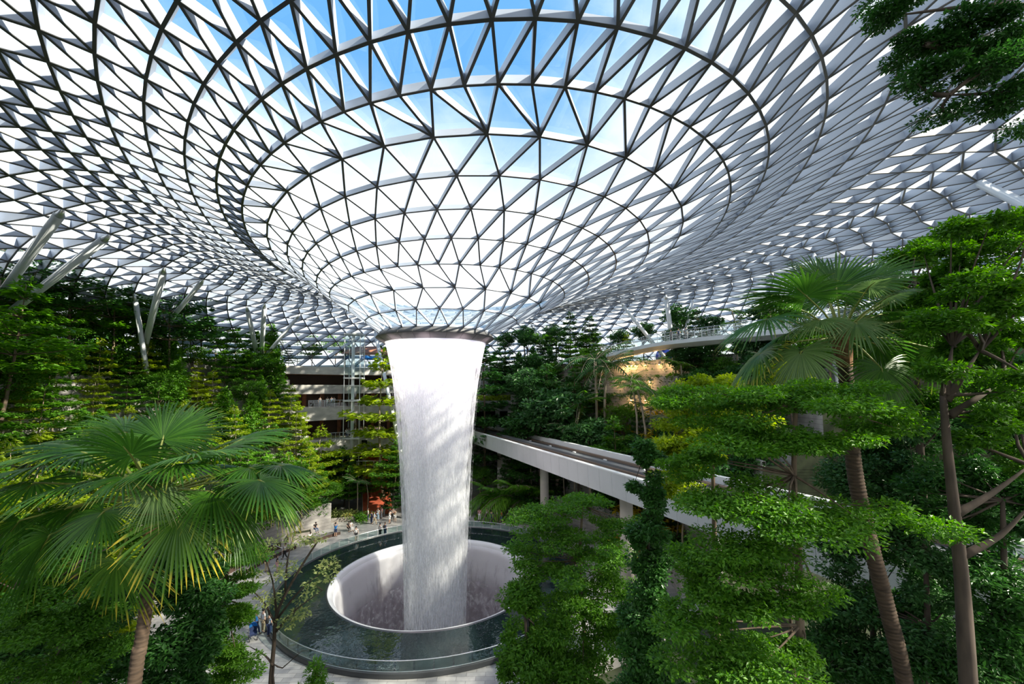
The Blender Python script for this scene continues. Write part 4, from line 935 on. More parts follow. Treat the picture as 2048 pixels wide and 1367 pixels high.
def fan_blade(hub, fwd, nrm, R, spread=285, nseg=46, droop=0.22, rg=None):
    fwd = fwd.normalized(); side = fwd.cross(nrm).normalized(); nrm = side.cross(fwd).normalized(); g = Vector((0, 0, -1))
    T = (0.05, 0.28, 0.48, 0.64, 0.83, 1.0); Wf = (1, 1, 1, 0.74, 0.42, 0.03); V = []; F = []; UV = []
    S = math.radians(spread)
    for i in range(nseg):
        a0, a1 = -S / 2 + S * i / nseg, -S / 2 + S * (i + 1) / nseg; am = (a0 + a1) / 2
        k = abs(am) / (S / 2); Ri = R * (1 - 0.30 * k * k) * rg.uniform(0.90, 1.05); cup = 0.14 * (1 - k); dr = droop * rg.uniform(0.7, 1.4); u = rg.random(); n0 = len(V)
        bend = rg.uniform(-.05, .05)
        for t, w in zip(T, Wf):
            hw = (a1 - a0) / 2 * w * t * Ri; r = t * Ri; c = am + bend * max(0, t - .48)
            d = fwd * math.cos(c) + side * math.sin(c); q = side * math.cos(c) - fwd * math.sin(c)
            mid = hub + d * r + nrm * (cup * r * (1 - t) + 0.25 * hw) + g * (dr * Ri * t ** 2.6)
            e = hub + d * r + nrm * (cup * r * (1 - t) - 0.25 * hw) + g * (dr * Ri * t ** 2.6)
            V += [tuple(e - q * hw), tuple(mid), tuple(e + q * hw)]; UV += [(u, t)] * 3
        for s in range(len(T) - 1):
            a = n0 + s * 3; F += [(a, a + 1, a + 4, a + 3), (a + 1, a + 2, a + 5, a + 4)]
    return V, F, UV
def fan_palm(name, label, O_px, Y, leaves, trunk_px, r_tr, foot, seed, more=[]):
    rg = random.Random(seed); O = at_y(*O_px, Y)
    tp = [at_y(px, py, yy) for px, py, yy in trunk_px]; base = Vector((tp[-1].x + foot[0], tp[-1].y + foot[1], 0)); base.z = terrain(base.x, base.y)
    t = tag(thing(name, base), label, 'palm')
    pts = cat([O] + tp + [base - Vector((0, 0, .2))], 4)
    # even steps with a ring scar every few centimetres
    out = [pts[0]]; 
    for p in pts[1:]:
        L = (p - out[-1]).length; m = max(1, int(L / 0.026)); q = out[-1]
        out += [q + (p - q) * (k + 1) / m for k in range(m)]
    rad = [r_tr * (1.0 + (-0.07 if i % 3 == 0 else 0.02)) * (1 + 0.10 * min(1, i / 140)) for i in range(len(out))]
    b = MB(); b.tube([p - base for p in out], rad, 14); b.build('trunk', PALM_BARK, t, True)
    b = MB(); top = [p for p in out[:28]]; b.tube([O + Vector((0, 0, .35)) - base] + [p - base for p in top], [r_tr * .5, r_tr * 1.1] + [r_tr * (1.5 - 0.017 * i) for i in range(len(top) - 1)], 12)
    for i in range(26):   # old leaf bases round the neck
        a = i * 2.4; p = out[min(len(out) - 1, 1 + i // 2)] - base; d = Vector((math.cos(a), math.sin(a), 0.9)); b.tube([p + d * r_tr * .5, p + d * r_tr * 1.7], [0.045, 0.02], 5)
    b.build('crown_shaft', FIBRE, t)
    for (px, py, dz, R, dp, mt) in list(leaves) + more:
        hub = at_y(px, py, Y + dz); o = (hub - O).normalized(); rt = o.cross(Vector((0, 0, 1)))
        if rt.length < 0.15: rt = Vector((1, 0, 0)).cross(o)
        rt.normalize(); fwd = (Matrix.Rotation(-dp, 3, rt) @ o); nrm = rt.cross(fwd); 
        V, F, UV = fan_blade(hub - base, fwd, nrm, R, rg.uniform(255, 300), 54, 0.12 + 0.22 * dp * rg.uniform(.7, 1.2), rg)
        me = np_mesh('frond', np.array(V), np.array(F), {'g': FAN_G, 'y': FAN_Y, 'p': FAN_P}[mt]); l = me.uv_layers.new(name='leaf'); idx = np.array(F).ravel(); l.data.foreach_set('uv', np.array(UV, np.float32)[idx].ravel())
        f = link('frond', me, t)
        b = MB(); mid = (O + hub) / 2 + Vector((0, 0, 0.10)); b.tube([O - base, mid - base, hub - base, hub - base + fwd * R * 0.25], [0.032, 0.022, 0.016, 0.006], 6); b.build('petiole', PETI, f, True)
    return t
fan_palm('fan_palm', 'large fan palm with a slim ringed trunk, its lower fronds tipped with yellow, at left', (300, 995), 7.5,
    [(325, 880, .3, 1.0, .15, 'g'), (200, 893, .4, 1.1, .3, 'g'), (440, 900, .4, 1.15, .35, 'g'), (385, 915, -.6, .95, .25, 'g'), (262, 910, -.5, 1.0, .25, 'g'), (168, 962, -.2, 1.1, .6, 'g'), (100, 1069, -.2, 1.15, .75, 'g'),
     (206, 1024, -.7, .9, .7, 'g'), (312, 982, -1.0, .48, 1.1, 'p'), (423, 983, -.2, 1.05, .6, 'g'), (462, 1022, .1, .95, .8, 'g'), (500, 935, .3, 1.0, .6, 'g'), (356, 1036, -.8, .9, 1.0, 'y'), (234, 1120, -.6, 1.0, 1.1, 'y'), (70, 965, .4, 1.15, .55, 'g'), (130, 905, .5, 1.1, .4, 'g'), (545, 990, .5, .8, .8, 'y')],
    [(302, 1060, 7.5), (298, 1150, 7.45), (290, 1230, 7.4), (278, 1310, 7.35), (266, 1390, 7.3)], 0.092, (-.35, -.3), 1,
    [(300, 905, .7, 1.0, .1, 'g'), (360, 870, .8, 1.0, .1, 'g'), (250, 865, .8, 1.05, .15, 'g'), (395, 940, .9, 1.1, .3, 'g'), (480, 880, .9, 1.1, .3, 'g'), (170, 905, -.3, 1.0, .4, 'g'), (345, 930, -.8, .8, .5, 'g'), (250, 955, -.9, .8, .6, 'g'), (520, 960, -.2, .95, .6, 'g'), (90, 930, .0, 1.1, .5, 'g'), (40, 1040, .2, 1.1, .7, 'g'), (560, 930, .8, .95, .5, 'g'), (150, 1015, .3, 1.0, .6, 'g'), (440, 960, .6, 1.0, .5, 'g')])
fan_palm('fan_palm', 'large fan palm with fronds against the roof, rising behind the tiered tree', (1682, 672), 10.4,
    [(1673, 578, 0.26, 1.23, .0, 'g'), (1613, 592, -0.39, 1.43, .15, 'g'), (1733, 566, 0.39, 1.37, .1, 'g'), (1781, 597, 0.26, 1.37, .25, 'g'), (1534, 638, -0.26, 1.30, .6, 'g'), (1602, 703, -0.78, 1.10, 1.0, 'p'), (1520, 707, 0.39, 1.30, .65, 'y'), (1516, 752, 0.26, 0.98, .8, 'y'),
     (1712, 645, -1.04, 0.91, .8, 'p'), (1738, 573, -0.91, 0.72, .5, 'p'), (1776, 593, -0.78, 0.78, .5, 'p'), (1860, 636, 0.39, 1.04, .9, 'p'), (1872, 697, -0.26, 1.43, .7, 'g'), (1764, 737, -0.91, 1.30, .75, 'g'), (1640, 566, 0.65, 1.23, .05, 'g'), (1762, 628, 0.78, 1.23, .4, 'g')],
    [(1690, 735, 10.4), (1700, 850, 10.4), (1712, 960, 10.35), (1738, 1075, 10.3), (1775, 1220, 10.2), (1812, 1380, 10.1)], 0.15, (.3, -.4), 2,
    [(1655, 590, .7, 1.2, .05, 'g'), (1700, 575, .8, 1.2, .05, 'g'), (1590, 625, .6, 1.2, .3, 'g'), (1800, 640, .4, 1.2, .4, 'g'), (1560, 600, .3, 1.15, .3, 'g'), (1830, 660, .8, 1.15, .5, 'g'), (1640, 640, -.9, .8, .6, 'p'), (1755, 690, .3, 1.1, .7, 'g'), (1580, 665, .5, 1.1, .6, 'g'), (1820, 585, .8, 1.2, .2, 'g')])
# ------------------------------------------------------------------ nearer trees, each its own shape
def px_tree(name, label, trunks, blobs, n, L, leaf, bark, seed, W=0.5, flat=0.35, sub=7, cat_='tree', r0=0.12, foot=(0, 0), branch=True, cover=1.0):
    """trunks: list of pixel paths [(px, py, Y) ...] from the top down; blobs: (px, py, Y, half width, half height) in pixels"""
    rg = np.random.default_rng(seed); b = MB()
    paths = [[at_y(*p) for p in tr] for tr in trunks]; low = paths[0][-1]; base = Vector((low.x + foot[0], low.y + foot[1], 0)); base.z = terrain(base.x, base.y)
    t = tag(thing(name, base), label, cat_)
    for i, pth in enumerate(paths):
        pts = pth + ([base + Vector((0.12 * i, 0, -.2))] if pth[-1].z > base.z + .1 and (i == 0 or trunks[i][-1][1] > 1340) else [])
        m = len(pts); rr = r0 if i == 0 else r0 * .55
        b.tube([p - base for p in (cat(pts, 3) if m > 2 else pts)], [rr * ((0.35 if i == 0 else 0.16) + (0.65 if i == 0 else 0.84) * (k / max(1, (m - 1) * 3 if m > 2 else m - 1))) for k in range(((m - 1) * 3 + 1) if m > 2 else m)], 9)
    parts = []; area = sum(bl[3] * bl[4] / (836 / bl[2]) ** 2 for bl in blobs)
    allp = [p for pth in paths for p in pth]
    for (px, py, Y, hw, hh) in blobs:
        c = at_y(px, py, Y) - base; rx, rz = hw * Y / 836, hh * Y / 836; ry = min(rx, 1.6 * max(rx * .6, rz)); nb = int(n * (rx * rz) / area * 1.0) + 8
        ms = max(3, int(sub * (rx * rz) ** .5 * 2.0))
        for k in range(ms):
            u = unit(rg.normal(size=3)); q = 0.85 * rg.random() ** .5; cc = np.array(c) + u * q * np.array([rx, ry, rz]); s = max(0.25, 0.42 * min(rx, 1.3)) * (0.7 + 0.6 * rg.random())
            parts.append(blob(cc, (s, s, s * flat), max(6, nb // ms), L, L * W, rg=rg, up=1.0, shell=.25))
            if branch and k % 4 == 0:
                j = min(allp, key=lambda p: (p - base - Vector(cc)).length); b.tube([np.array(p) for p in curve(j - base, cc, .06, 4, rg)], [r0 * .28, r0 * .2, r0 * .12, r0 * .05], 4, cap=False)
    b.build('trunk', bark, t, True); V, F = join(parts); link('canopy', np_mesh('canopy', V, F, leaf), t); return t
px_tree('layered_tree', 'broad tree with flat leafy tiers and twin trunks under the right hand fan palm', [[(1592, 800, 8.80), (1588, 950, 8.80), (1597, 1100, 8.80), (1600, 1250, 8.80), (1612, 1390, 8.70)], [(1600, 1000, 9.00), (1582, 1180, 9.00), (1590, 1380, 8.90)]],
    [(1400, 800, 9.40, 100, 38), (1520, 790, 8.80, 130, 34), (1660, 800, 8.20, 150, 40), (1470, 860, 8.60, 150, 42), (1600, 880, 8.20, 150, 40), (1760, 850, 8.60, 90, 30), (1400, 930, 9.20, 80, 40), (1430, 1010, 8.40, 120, 40), (1540, 1000, 8.20, 120, 36),
     (1640, 1045, 7.80, 140, 30), (1760, 1030, 8.00, 110, 24), (1500, 1100, 8.10, 120, 46), (1390, 1130, 8.60, 80, 60), (1540, 1180, 8.00, 110, 50), (1430, 1230, 8.40, 120, 60), (1480, 1320, 8.30, 140, 60), (1560, 1290, 8.60, 60, 60)], 90000, 0.082, G8_, BK1, 31, flat=.28, r0=.11)
px_tree('layered_tree', 'bright tree with feathery layered branches standing between the pool and the guideway piers', [[(1165, 1010, 18), (1160, 1120, 18), (1165, 1230, 18), (1180, 1350, 18)]],
    [(1160, 1005, 18, 80, 22), (1075, 1030, 18, 75, 20), (1225, 1045, 18, 60, 22), (1120, 1070, 17.5, 90, 24), (1040, 1100, 18, 60, 16), (1190, 1100, 17.5, 80, 30), (1110, 1140, 17, 100, 30), (1225, 1165, 17.5, 70, 34), (1040, 1175, 17.5, 60, 16), (1150, 1210, 17, 110, 40), (1080, 1260, 17, 80, 40), (1215, 1270, 17, 80, 50), (1120, 1330, 17, 100, 40)], 52000, 0.125, G8_, BK1, 32, flat=.25, r0=.12)
px_tree('broadleaf_tree', 'dark dense shrubby tree beside the black lamp post at the near edge of the pool', [[(1050, 1230, 16.5), (1055, 1330, 16.5), (1060, 1400, 16.5)]],
    [(1045, 1200, 16.5, 40, 50), (1030, 1300, 16.3, 32, 40), (1075, 1320, 16, 60, 50), (1130, 1350, 16, 90, 50), (1010, 1345, 16.3, 24, 34)], 12000, 0.15, G1_, BK3, 33, flat=.6)
px_tree('columnar_tree', 'tall narrow tree of dark glossy leaves in front of the guideway end', [[(1292, 900, 13.5), (1296, 1080, 13.5), (1300, 1250, 13.5), (1302, 1390, 13.4)]],
    [(1290, 915, 13.5, 36, 40), (1300, 985, 13.5, 44, 44), (1290, 1060, 13.3, 46, 44), (1300, 1140, 13.3, 52, 50), (1290, 1220, 13.2, 56, 50), (1300, 1300, 13.2, 60, 50), (1300, 1370, 13.2, 70, 40)], 30000, 0.125, G2_, BK3, 34, W=.6, flat=.8, r0=.08)
px_tree('broadleaf_tree', 'tall dark trunked tree forking into bare boughs at the right edge, fine leaves above', [[(1886, 790, 8), (1895, 900, 8), (1912, 1050, 8), (1925, 1180, 8), (1938, 1390, 7.9)], [(1905, 690, 8.2), (1890, 790, 8)], [(1960, 700, 7.8), (1892, 800, 8)], [(2010, 760, 8), (1900, 830, 8)], [(2060, 930, 8), (1985, 985, 8), (1908, 1030, 8)], [(2060, 1010, 7.8), (2000, 1070, 7.9), (1925, 1110, 8)]],
    [(1900, 520, 8.6, 60, 50), (1985, 470, 8.6, 80, 60), (1900, 610, 8.8, 60, 55), (1985, 580, 8.5, 90, 60), (2050, 520, 8.5, 60, 70), (1940, 690, 8.6, 70, 50), (2030, 680, 8.4, 70, 60), (1985, 770, 8.6, 80, 45), (2040, 840, 8.6, 50, 50), (1870, 560, 9, 40, 40), (1900, 640, 7.3, 60, 40), (1960, 560, 7.3, 70, 46), (2020, 620, 7.2, 60, 50), (1890, 730, 7.4, 50, 34), (1980, 840, 7.6, 60, 36), (2040, 760, 7.3, 50, 40), (1930, 450, 7.6, 60, 36), (2030, 440, 7.5, 50, 40), (1850, 640, 8.4, 40, 36), (1950, 880, 8.6, 50, 36), (2040, 920, 8.6, 40, 40)], 48000, 0.092, G1_, BK3, 35, flat=.45, r0=.15)
px_tree('overhanging_tree', 'leafy crown hanging into view from above at the upper right', [[(2300, 30, 6), (2420, 500, 6), (2500, 1000, 6)], [(1850, 90, 6.2), (2050, 90, 6.1), (2300, 40, 6)], [(1900, 190, 6.0), (2080, 170, 6.0), (2300, 60, 6)], [(1800, 30, 6.6), (2000, 10, 6.4), (2300, 30, 6)]],
    [(1790, 30, 6.4, 55, 36), (1860, 70, 6.2, 70, 50), (1960, 40, 6, 80, 60), (2040, 90, 6, 60, 70), (1850, 145, 6.2, 50, 36), (1930, 150, 6, 70, 44), (2010, 190, 6, 60, 40), (1900, 215, 6.2, 46, 20), (1850, 190, 6.2, 24, 16), (1990, 110, 6.1, 70, 50), (2045, 250, 6.2, 24, 24), (2120, 100, 6, 90, 90), (1750, 12, 6.5, 26, 14)], 34000, 0.062, G2_, BK3, 36, flat=.4, r0=.12)
px_tree('broadleaf_tree', 'shaded dark tree filling the lower right corner behind the forked trunk', [[(2005, 1000, 10), (2010, 1200, 10), (2020, 1390, 9.8)]],
    [(1990, 930, 10.5, 70, 60), (2050, 1010, 10, 50, 60), (1970, 1040, 10.5, 60, 50), (1870, 960, 11, 60, 50), (1840, 1040, 11, 60, 50), (1990, 1180, 10, 80, 60), (2030, 1280, 9.8, 60, 60), (1960, 1320, 10, 70, 60), (1880, 1340, 10.5, 60, 50)], 24000, 0.13, G2_, BK3, 37, W=.42, flat=.7)
px_tree('broadleaf_tree', 'shaded small leaved tree between the curved palm trunk and the forked trunk', [[(1850, 1100, 11), (1855, 1250, 11), (1850, 1390, 11)]],
    [(1850, 1110, 11, 60, 50), (1800, 1060, 11.5, 60, 40), (1870, 1190, 11, 60, 50), (1840, 1280, 11, 80, 60), (1700, 1200, 12, 60, 60), (1690, 1310, 12, 70, 60), (1760, 1340, 11.5, 70, 50), (1680, 1110, 12.5, 50, 40), (1720, 960, 12.5, 70, 50), (1800, 920, 12.5, 70, 50), (1830, 850, 12, 50, 40)], 26000, 0.12, G4_, BK3, 38, flat=.6)
px_tree('broadleaf_tree', 'sunlit pale green tree rising behind the tiered tree, next to the golden wall', [[(1420, 800, 17), (1425, 920, 17), (1430, 1100, 17)]],
    [(1420, 775, 17, 70, 34), (1360, 830, 17, 60, 40), (1470, 790, 17, 70, 40), (1400, 880, 16, 80, 40), (1340, 900, 16, 50, 40), (1500, 850, 16, 80, 50), (1350, 960, 15.5, 60, 46), (1560, 760, 17, 60, 40)], 24000, 0.15, G3_, BK1, 39, flat=.4, W=.55)
px_tree('broadleaf_tree', 'dense green tree right of the right hand fan palm, below the thick white strut', [[(1830, 560, 12), (1835, 700, 12), (1840, 900, 12)]],
    [(1830, 520, 12.5, 60, 40), (1880, 490, 12.5, 50, 36), (1800, 580, 12.5, 50, 36), (1840, 620, 12, 70, 50), (1820, 720, 12, 60, 50), (1780, 660, 12.5, 50, 40), (1900, 700, 12, 60, 50), (1860, 800, 12, 60, 50)], 24000, 0.12, G1_, BK3, 40, flat=.5)
px_tree('broadleaf_tree', 'dense shaded undergrowth tree hiding the guideway at lower right', [[(1740, 1010, 13), (1745, 1200, 13), (1750, 1390, 13)]],
    [(1700, 960, 13, 70, 46), (1790, 970, 13, 70, 46), (1870, 1000, 12.6, 60, 46), (1760, 1090, 12.4, 80, 46), (1850, 1140, 12.2, 60, 46), (1680, 1060, 13, 60, 46), (1730, 1190, 12.2, 70, 50), (1660, 1250, 12.4, 60, 50), (1720, 1310, 12, 80, 50), (1830, 1230, 12, 60, 50), (1860, 1330, 11.8, 70, 50), (1640, 1340, 12, 50, 50), (1820, 870, 12.8, 60, 46), (1740, 890, 13, 60, 36), (1900, 1240, 12, 60, 60), (1980, 1260, 11.5, 60, 60)], 42000, 0.12, G2_, BK3, 47, flat=.6)
px_tree('broadleaf_tree', 'large leaved shaded tree against the grey wall at the right edge', [[(2000, 980, 12.5), (2003, 1150, 12.5), (2005, 1390, 12.4)]],
    [(1990, 960, 12.5, 60, 50), (2050, 920, 12.5, 50, 50), (1970, 1050, 12.3, 60, 50), (2040, 1040, 12.3, 50, 40), (2030, 850, 12.8, 50, 40), (1960, 1130, 12, 50, 40), (2050, 1330, 11.6, 50, 60), (1980, 860, 13, 60, 50), (1890, 850, 13, 50, 40), (2040, 760, 13, 50, 50)], 12000, 0.24, G4_, BK3, 48, W=.34, flat=.7)
# left foreground
px_tree('layered_tree', 'light green layered tree right of the left hand palm trunk', [[(455, 1090, 12.5), (450, 1200, 12.5), (445, 1390, 12.4)]],
    [(460, 1085, 12.5, 66, 22), (440, 1120, 12.3, 80, 22), (480, 1160, 12.3, 50, 22), (400, 1060, 13, 50, 26), (470, 1220, 12, 50, 26), (440, 1250, 12, 60, 30), (460, 1310, 11.8, 60, 26), (440, 1350, 11.8, 70, 26)], 30000, 0.08, G8_, BK1, 41, flat=.25)
px_tree('broadleaf_tree', 'dark glossy leaved tree behind the left hand palm trunk', [[(380, 1100, 11), (385, 1230, 11), (390, 1390, 10.9)]],
    [(350, 1090, 11, 46, 50), (395, 1130, 11, 50, 50), (350, 1180, 10.8, 50, 50), (410, 1210, 10.8, 46, 46), (360, 1270, 10.6, 60, 46), (420, 1290, 10.6, 40, 40), (350, 1350, 10.5, 70, 40), (300, 1140, 11.5, 40, 60)], 26000, 0.13, G2_, BK3, 42, W=.42, flat=.8)
px_tree('layered_tree', 'shaded tiered tree left of the left hand palm trunk', [[(150, 1130, 10), (152, 1250, 10), (155, 1390, 10)]],
    [(120, 1110, 10.3, 80, 24), (190, 1160, 10, 80, 24), (80, 1180, 10, 80, 30), (160, 1230, 9.8, 90, 30), (60, 1260, 9.8, 70, 34), (190, 1290, 9.8, 70, 34), (110, 1330, 9.6, 110, 36), (230, 1080, 10.6, 50, 30)], 40000, 0.078, G1_, BK3, 43, flat=.3)
px_tree('broadleaf_tree', 'dark tree in the lower left corner below the drooping fronds', [[(30, 1180, 12), (32, 1280, 12), (35, 1390, 12)]],
    [(20, 1130, 12, 50, 40), (60, 1090, 12.5, 60, 40), (20, 1230, 11.6, 50, 50), (40, 1310, 11.4, 60, 50), (230, 1200, 12.5, 60, 60), (240, 1320, 12, 60, 50), (120, 1060, 13, 70, 40)], 18000, 0.13, G2_, BK3, 44, flat=.6)
px_tree('sparse_tree', 'slender sparse tree with thin bare boughs and a few yellowing leaves beside the pool', [[(640, 1075, 13.5), (610, 1120, 13.5), (575, 1180, 13.5), (553, 1230, 13.5), (548, 1290, 13.5), (540, 1390, 13.4)], [(520, 1090, 14), (545, 1160, 13.8), (553, 1230, 13.5)], [(660, 1130, 13), (600, 1180, 13.2), (556, 1235, 13.5)], [(490, 1170, 13.6), (525, 1200, 13.5), (552, 1250, 13.5)], [(645, 1180, 13.2), (590, 1220, 13.3), (552, 1262, 13.5)], [(605, 1300, 13.2), (565, 1335, 13.4), (546, 1350, 13.4)], [(495, 1290, 13.5), (530, 1310, 13.5), (546, 1330, 13.4)], [(590, 1060, 14), (575, 1120, 13.8), (570, 1190, 13.5)]],
    [(640, 1075, 13.5, 34, 18), (600, 1075, 13.6, 40, 16), (660, 1130, 13, 40, 18), (530, 1110, 14, 44, 30), (505, 1160, 13.7, 36, 22), (640, 1165, 13.2, 40, 16), (560, 1150, 13.6, 44, 24), (600, 1210, 13.3, 44, 20), (540, 1200, 13.5, 40, 24), (590, 1245, 13.3, 30, 14)], 1500, 0.115, G7_, BK3, 45, flat=.4, r0=.075, sub=5)
px_tree('dracaena_shrub', 'small bright green shrub on the paving at the bottom edge beside the balustrade', [[(632, 1345, 20), (632, 1380, 20)]], [(632, 1340, 20, 22, 16), (628, 1365, 20, 28, 18), (640, 1390, 20, 30, 20)], 1500, 0.22, G8_, BK1, 46, W=.25, flat=.9, cat_='shrub', r0=.04)
# black lamp post in front of the bright layered tree
lp = at_y(1056, 1213, 16.8); lt = tag(thing('lamp_post', (lp.x, lp.y, terrain(lp.x, lp.y))), 'thin black lamp post among the leaves at the near right of the pool', 'lamp post')
hz_ = lp.z - terrain(lp.x, lp.y); m_blk = plain('black metal', (0.012, 0.012, 0.013), 0.4)
b = MB(); b.tube([(0, 0, 0), (0, 0, hz_)], 0.075, 10); b.build('pole', m_blk, lt, True)
b = MB(); b.box((0, 0, hz_ + .05), (0.34, 0.34, 0.10)); b.build('lamp_head', m_blk, lt)
b = MB(); b.tube([(0, 0, 0), (0, 0, .25)], 0.14, 12); b.build('foot', m_blk, lt, True)
# ------------------------------------------------------------------ people
def skin_mesh(name, verts, edges_, radii, mat, sub=1, root=0):
    me = bpy.data.meshes.new(name); me.from_pydata(verts, edges_, []); o = bpy.data.objects.new(name, me); COL.objects.link(o)
    m = o.modifiers.new('s', 'SKIN'); m.branch_smoothing = 0.6
    for i, r in enumerate(radii):
        sv = me.skin_vertices[0].data[i]; sv.radius = r if isinstance(r, tuple) else (r, r); sv.use_root = (i == root)
    s = o.modifiers.new('d', 'SUBSURF'); s.levels = sub; s.render_levels = sub
    dg = bpy.context.evaluated_depsgraph_get(); out = bpy.data.meshes.new_from_object(o.evaluated_get(dg)); bpy.data.objects.remove(o); bpy.data.meshes.remove(me)
    out.name = name; out.materials.clear(); out.materials.append(mat); out.polygons.foreach_set('use_smooth', np.ones(len(out.polygons), dtype=bool)); return out
SKINM = [plain('skin a', (0.52, 0.32, 0.22), 0.55), plain('skin b', (0.36, 0.20, 0.125), 0.55), plain('skin c', (0.62, 0.42, 0.31), 0.55)]
HAIRM = [plain('hair black', (0.012, 0.010, 0.010), 0.5), plain('hair brown', (0.06, 0.035, 0.022), 0.5), plain('hair grey', (0.35, 0.34, 0.33), 0.6)]
CLO = {n: plain('cloth ' + n, c, 0.85) for n, c in dict(white=(0.80, 0.80, 0.79), black=(0.02, 0.02, 0.022), navy=(0.03, 0.05, 0.13), blue=(0.02, 0.22, 0.62), red=(0.60, 0.07, 0.06), green=(0.03, 0.42, 0.12), grey=(0.32, 0.33, 0.35), khaki=(0.42, 0.34, 0.22), pink=(0.70, 0.40, 0.42), pale=(0.50, 0.66, 0.82), denim=(0.10, 0.16, 0.28), orange=(0.75, 0.26, 0.05), teal=(0.05, 0.35, 0.38)).items()}
def pose(kind):
    """joint positions for one pose, facing -Y; returns dict of point lists"""
    hipz, shz = 0.92, 1.42
    J = dict(pel=(0, 0, hipz), waist=(0, 0.0, 1.08), chest=(0, 0.0, 1.30), neck=(0, 0.0, 1.47), head=(0, -.015, 1.60), top=(0, -.01, 1.70))
    for s, n in ((-1, 'l'), (1, 'r')):
        J['hip' + n] = (s * .09, 0, .88); J['kn' + n] = (s * .105, -.02, .48); J['an' + n] = (s * .11, .02, .08); J['to' + n] = (s * .13, -.17, .035)
        J['sh' + n] = (s * .17, 0, 1.41); J['el' + n] = (s * .235, .02, 1.13); J['wr' + n] = (s * .24, -.06, .88); J['ha' + n] = (s * .235, -.09, .78)
    if kind == 'walk':
        J['knl'] = (-.10, -.16, .50); J['anl'] = (-.105, -.22, .09); J['tol'] = (-.11, -.40, .05); J['knr'] = (.10, .06, .48); J['anr'] = (.105, .30, .12); J['tor'] = (.115, .16, .035)
        J['ell'] = (-.23, .12, 1.15); J['wrl'] = (-.23, .12, .90); J['hal'] = (-.23, .09, .80); J['elr'] = (.23, -.06, 1.14); J['wrr'] = (.22, -.24, .96); J['har'] = (.215, -.31, .90)
    if kind == 'photo':
        for s, n in ((-1, 'l'), (1, 'r')): J['el' + n] = (s * .24, -.20, 1.28); J['wr' + n] = (s * .10, -.36, 1.50); J['ha' + n] = (s * .06, -.37, 1.58)
    if kind == 'reach':
        for s, n in ((-1, 'l'), (1, 'r')): J['el' + n] = (s * .24, -.06, 1.52); J['wr' + n] = (s * .12, -.13, 1.70); J['ha' + n] = (s * .07, -.13, 1.79)
    if kind == 'sit':
        d = -0.44
        for k in list(J): J[k] = (J[k][0], J[k][1], J[k][2] + d)
        for s, n in ((-1, 'l'), (1, 'r')):
            J['hip' + n] = (s * .09, 0, .46); J['kn' + n] = (s * .12, -.42, .49); J['an' + n] = (s * .12, -.44, .09); J['to' + n] = (s * .13, -.63, .035)
            J['el' + n] = (s * .24, -.12, .76); J['wr' + n] = (s * .14, -.34, .60); J['ha' + n] = (s * .10, -.42, .58)
        for k in ('chest', 'neck', 'head', 'top'): J[k] = (J[k][0], J[k][1] - .10, J[k][2])
        J['head'] = (0, -.16, J['head'][2] - .02); J['top'] = (0, -.17, J['top'][2] - .02)
    return J
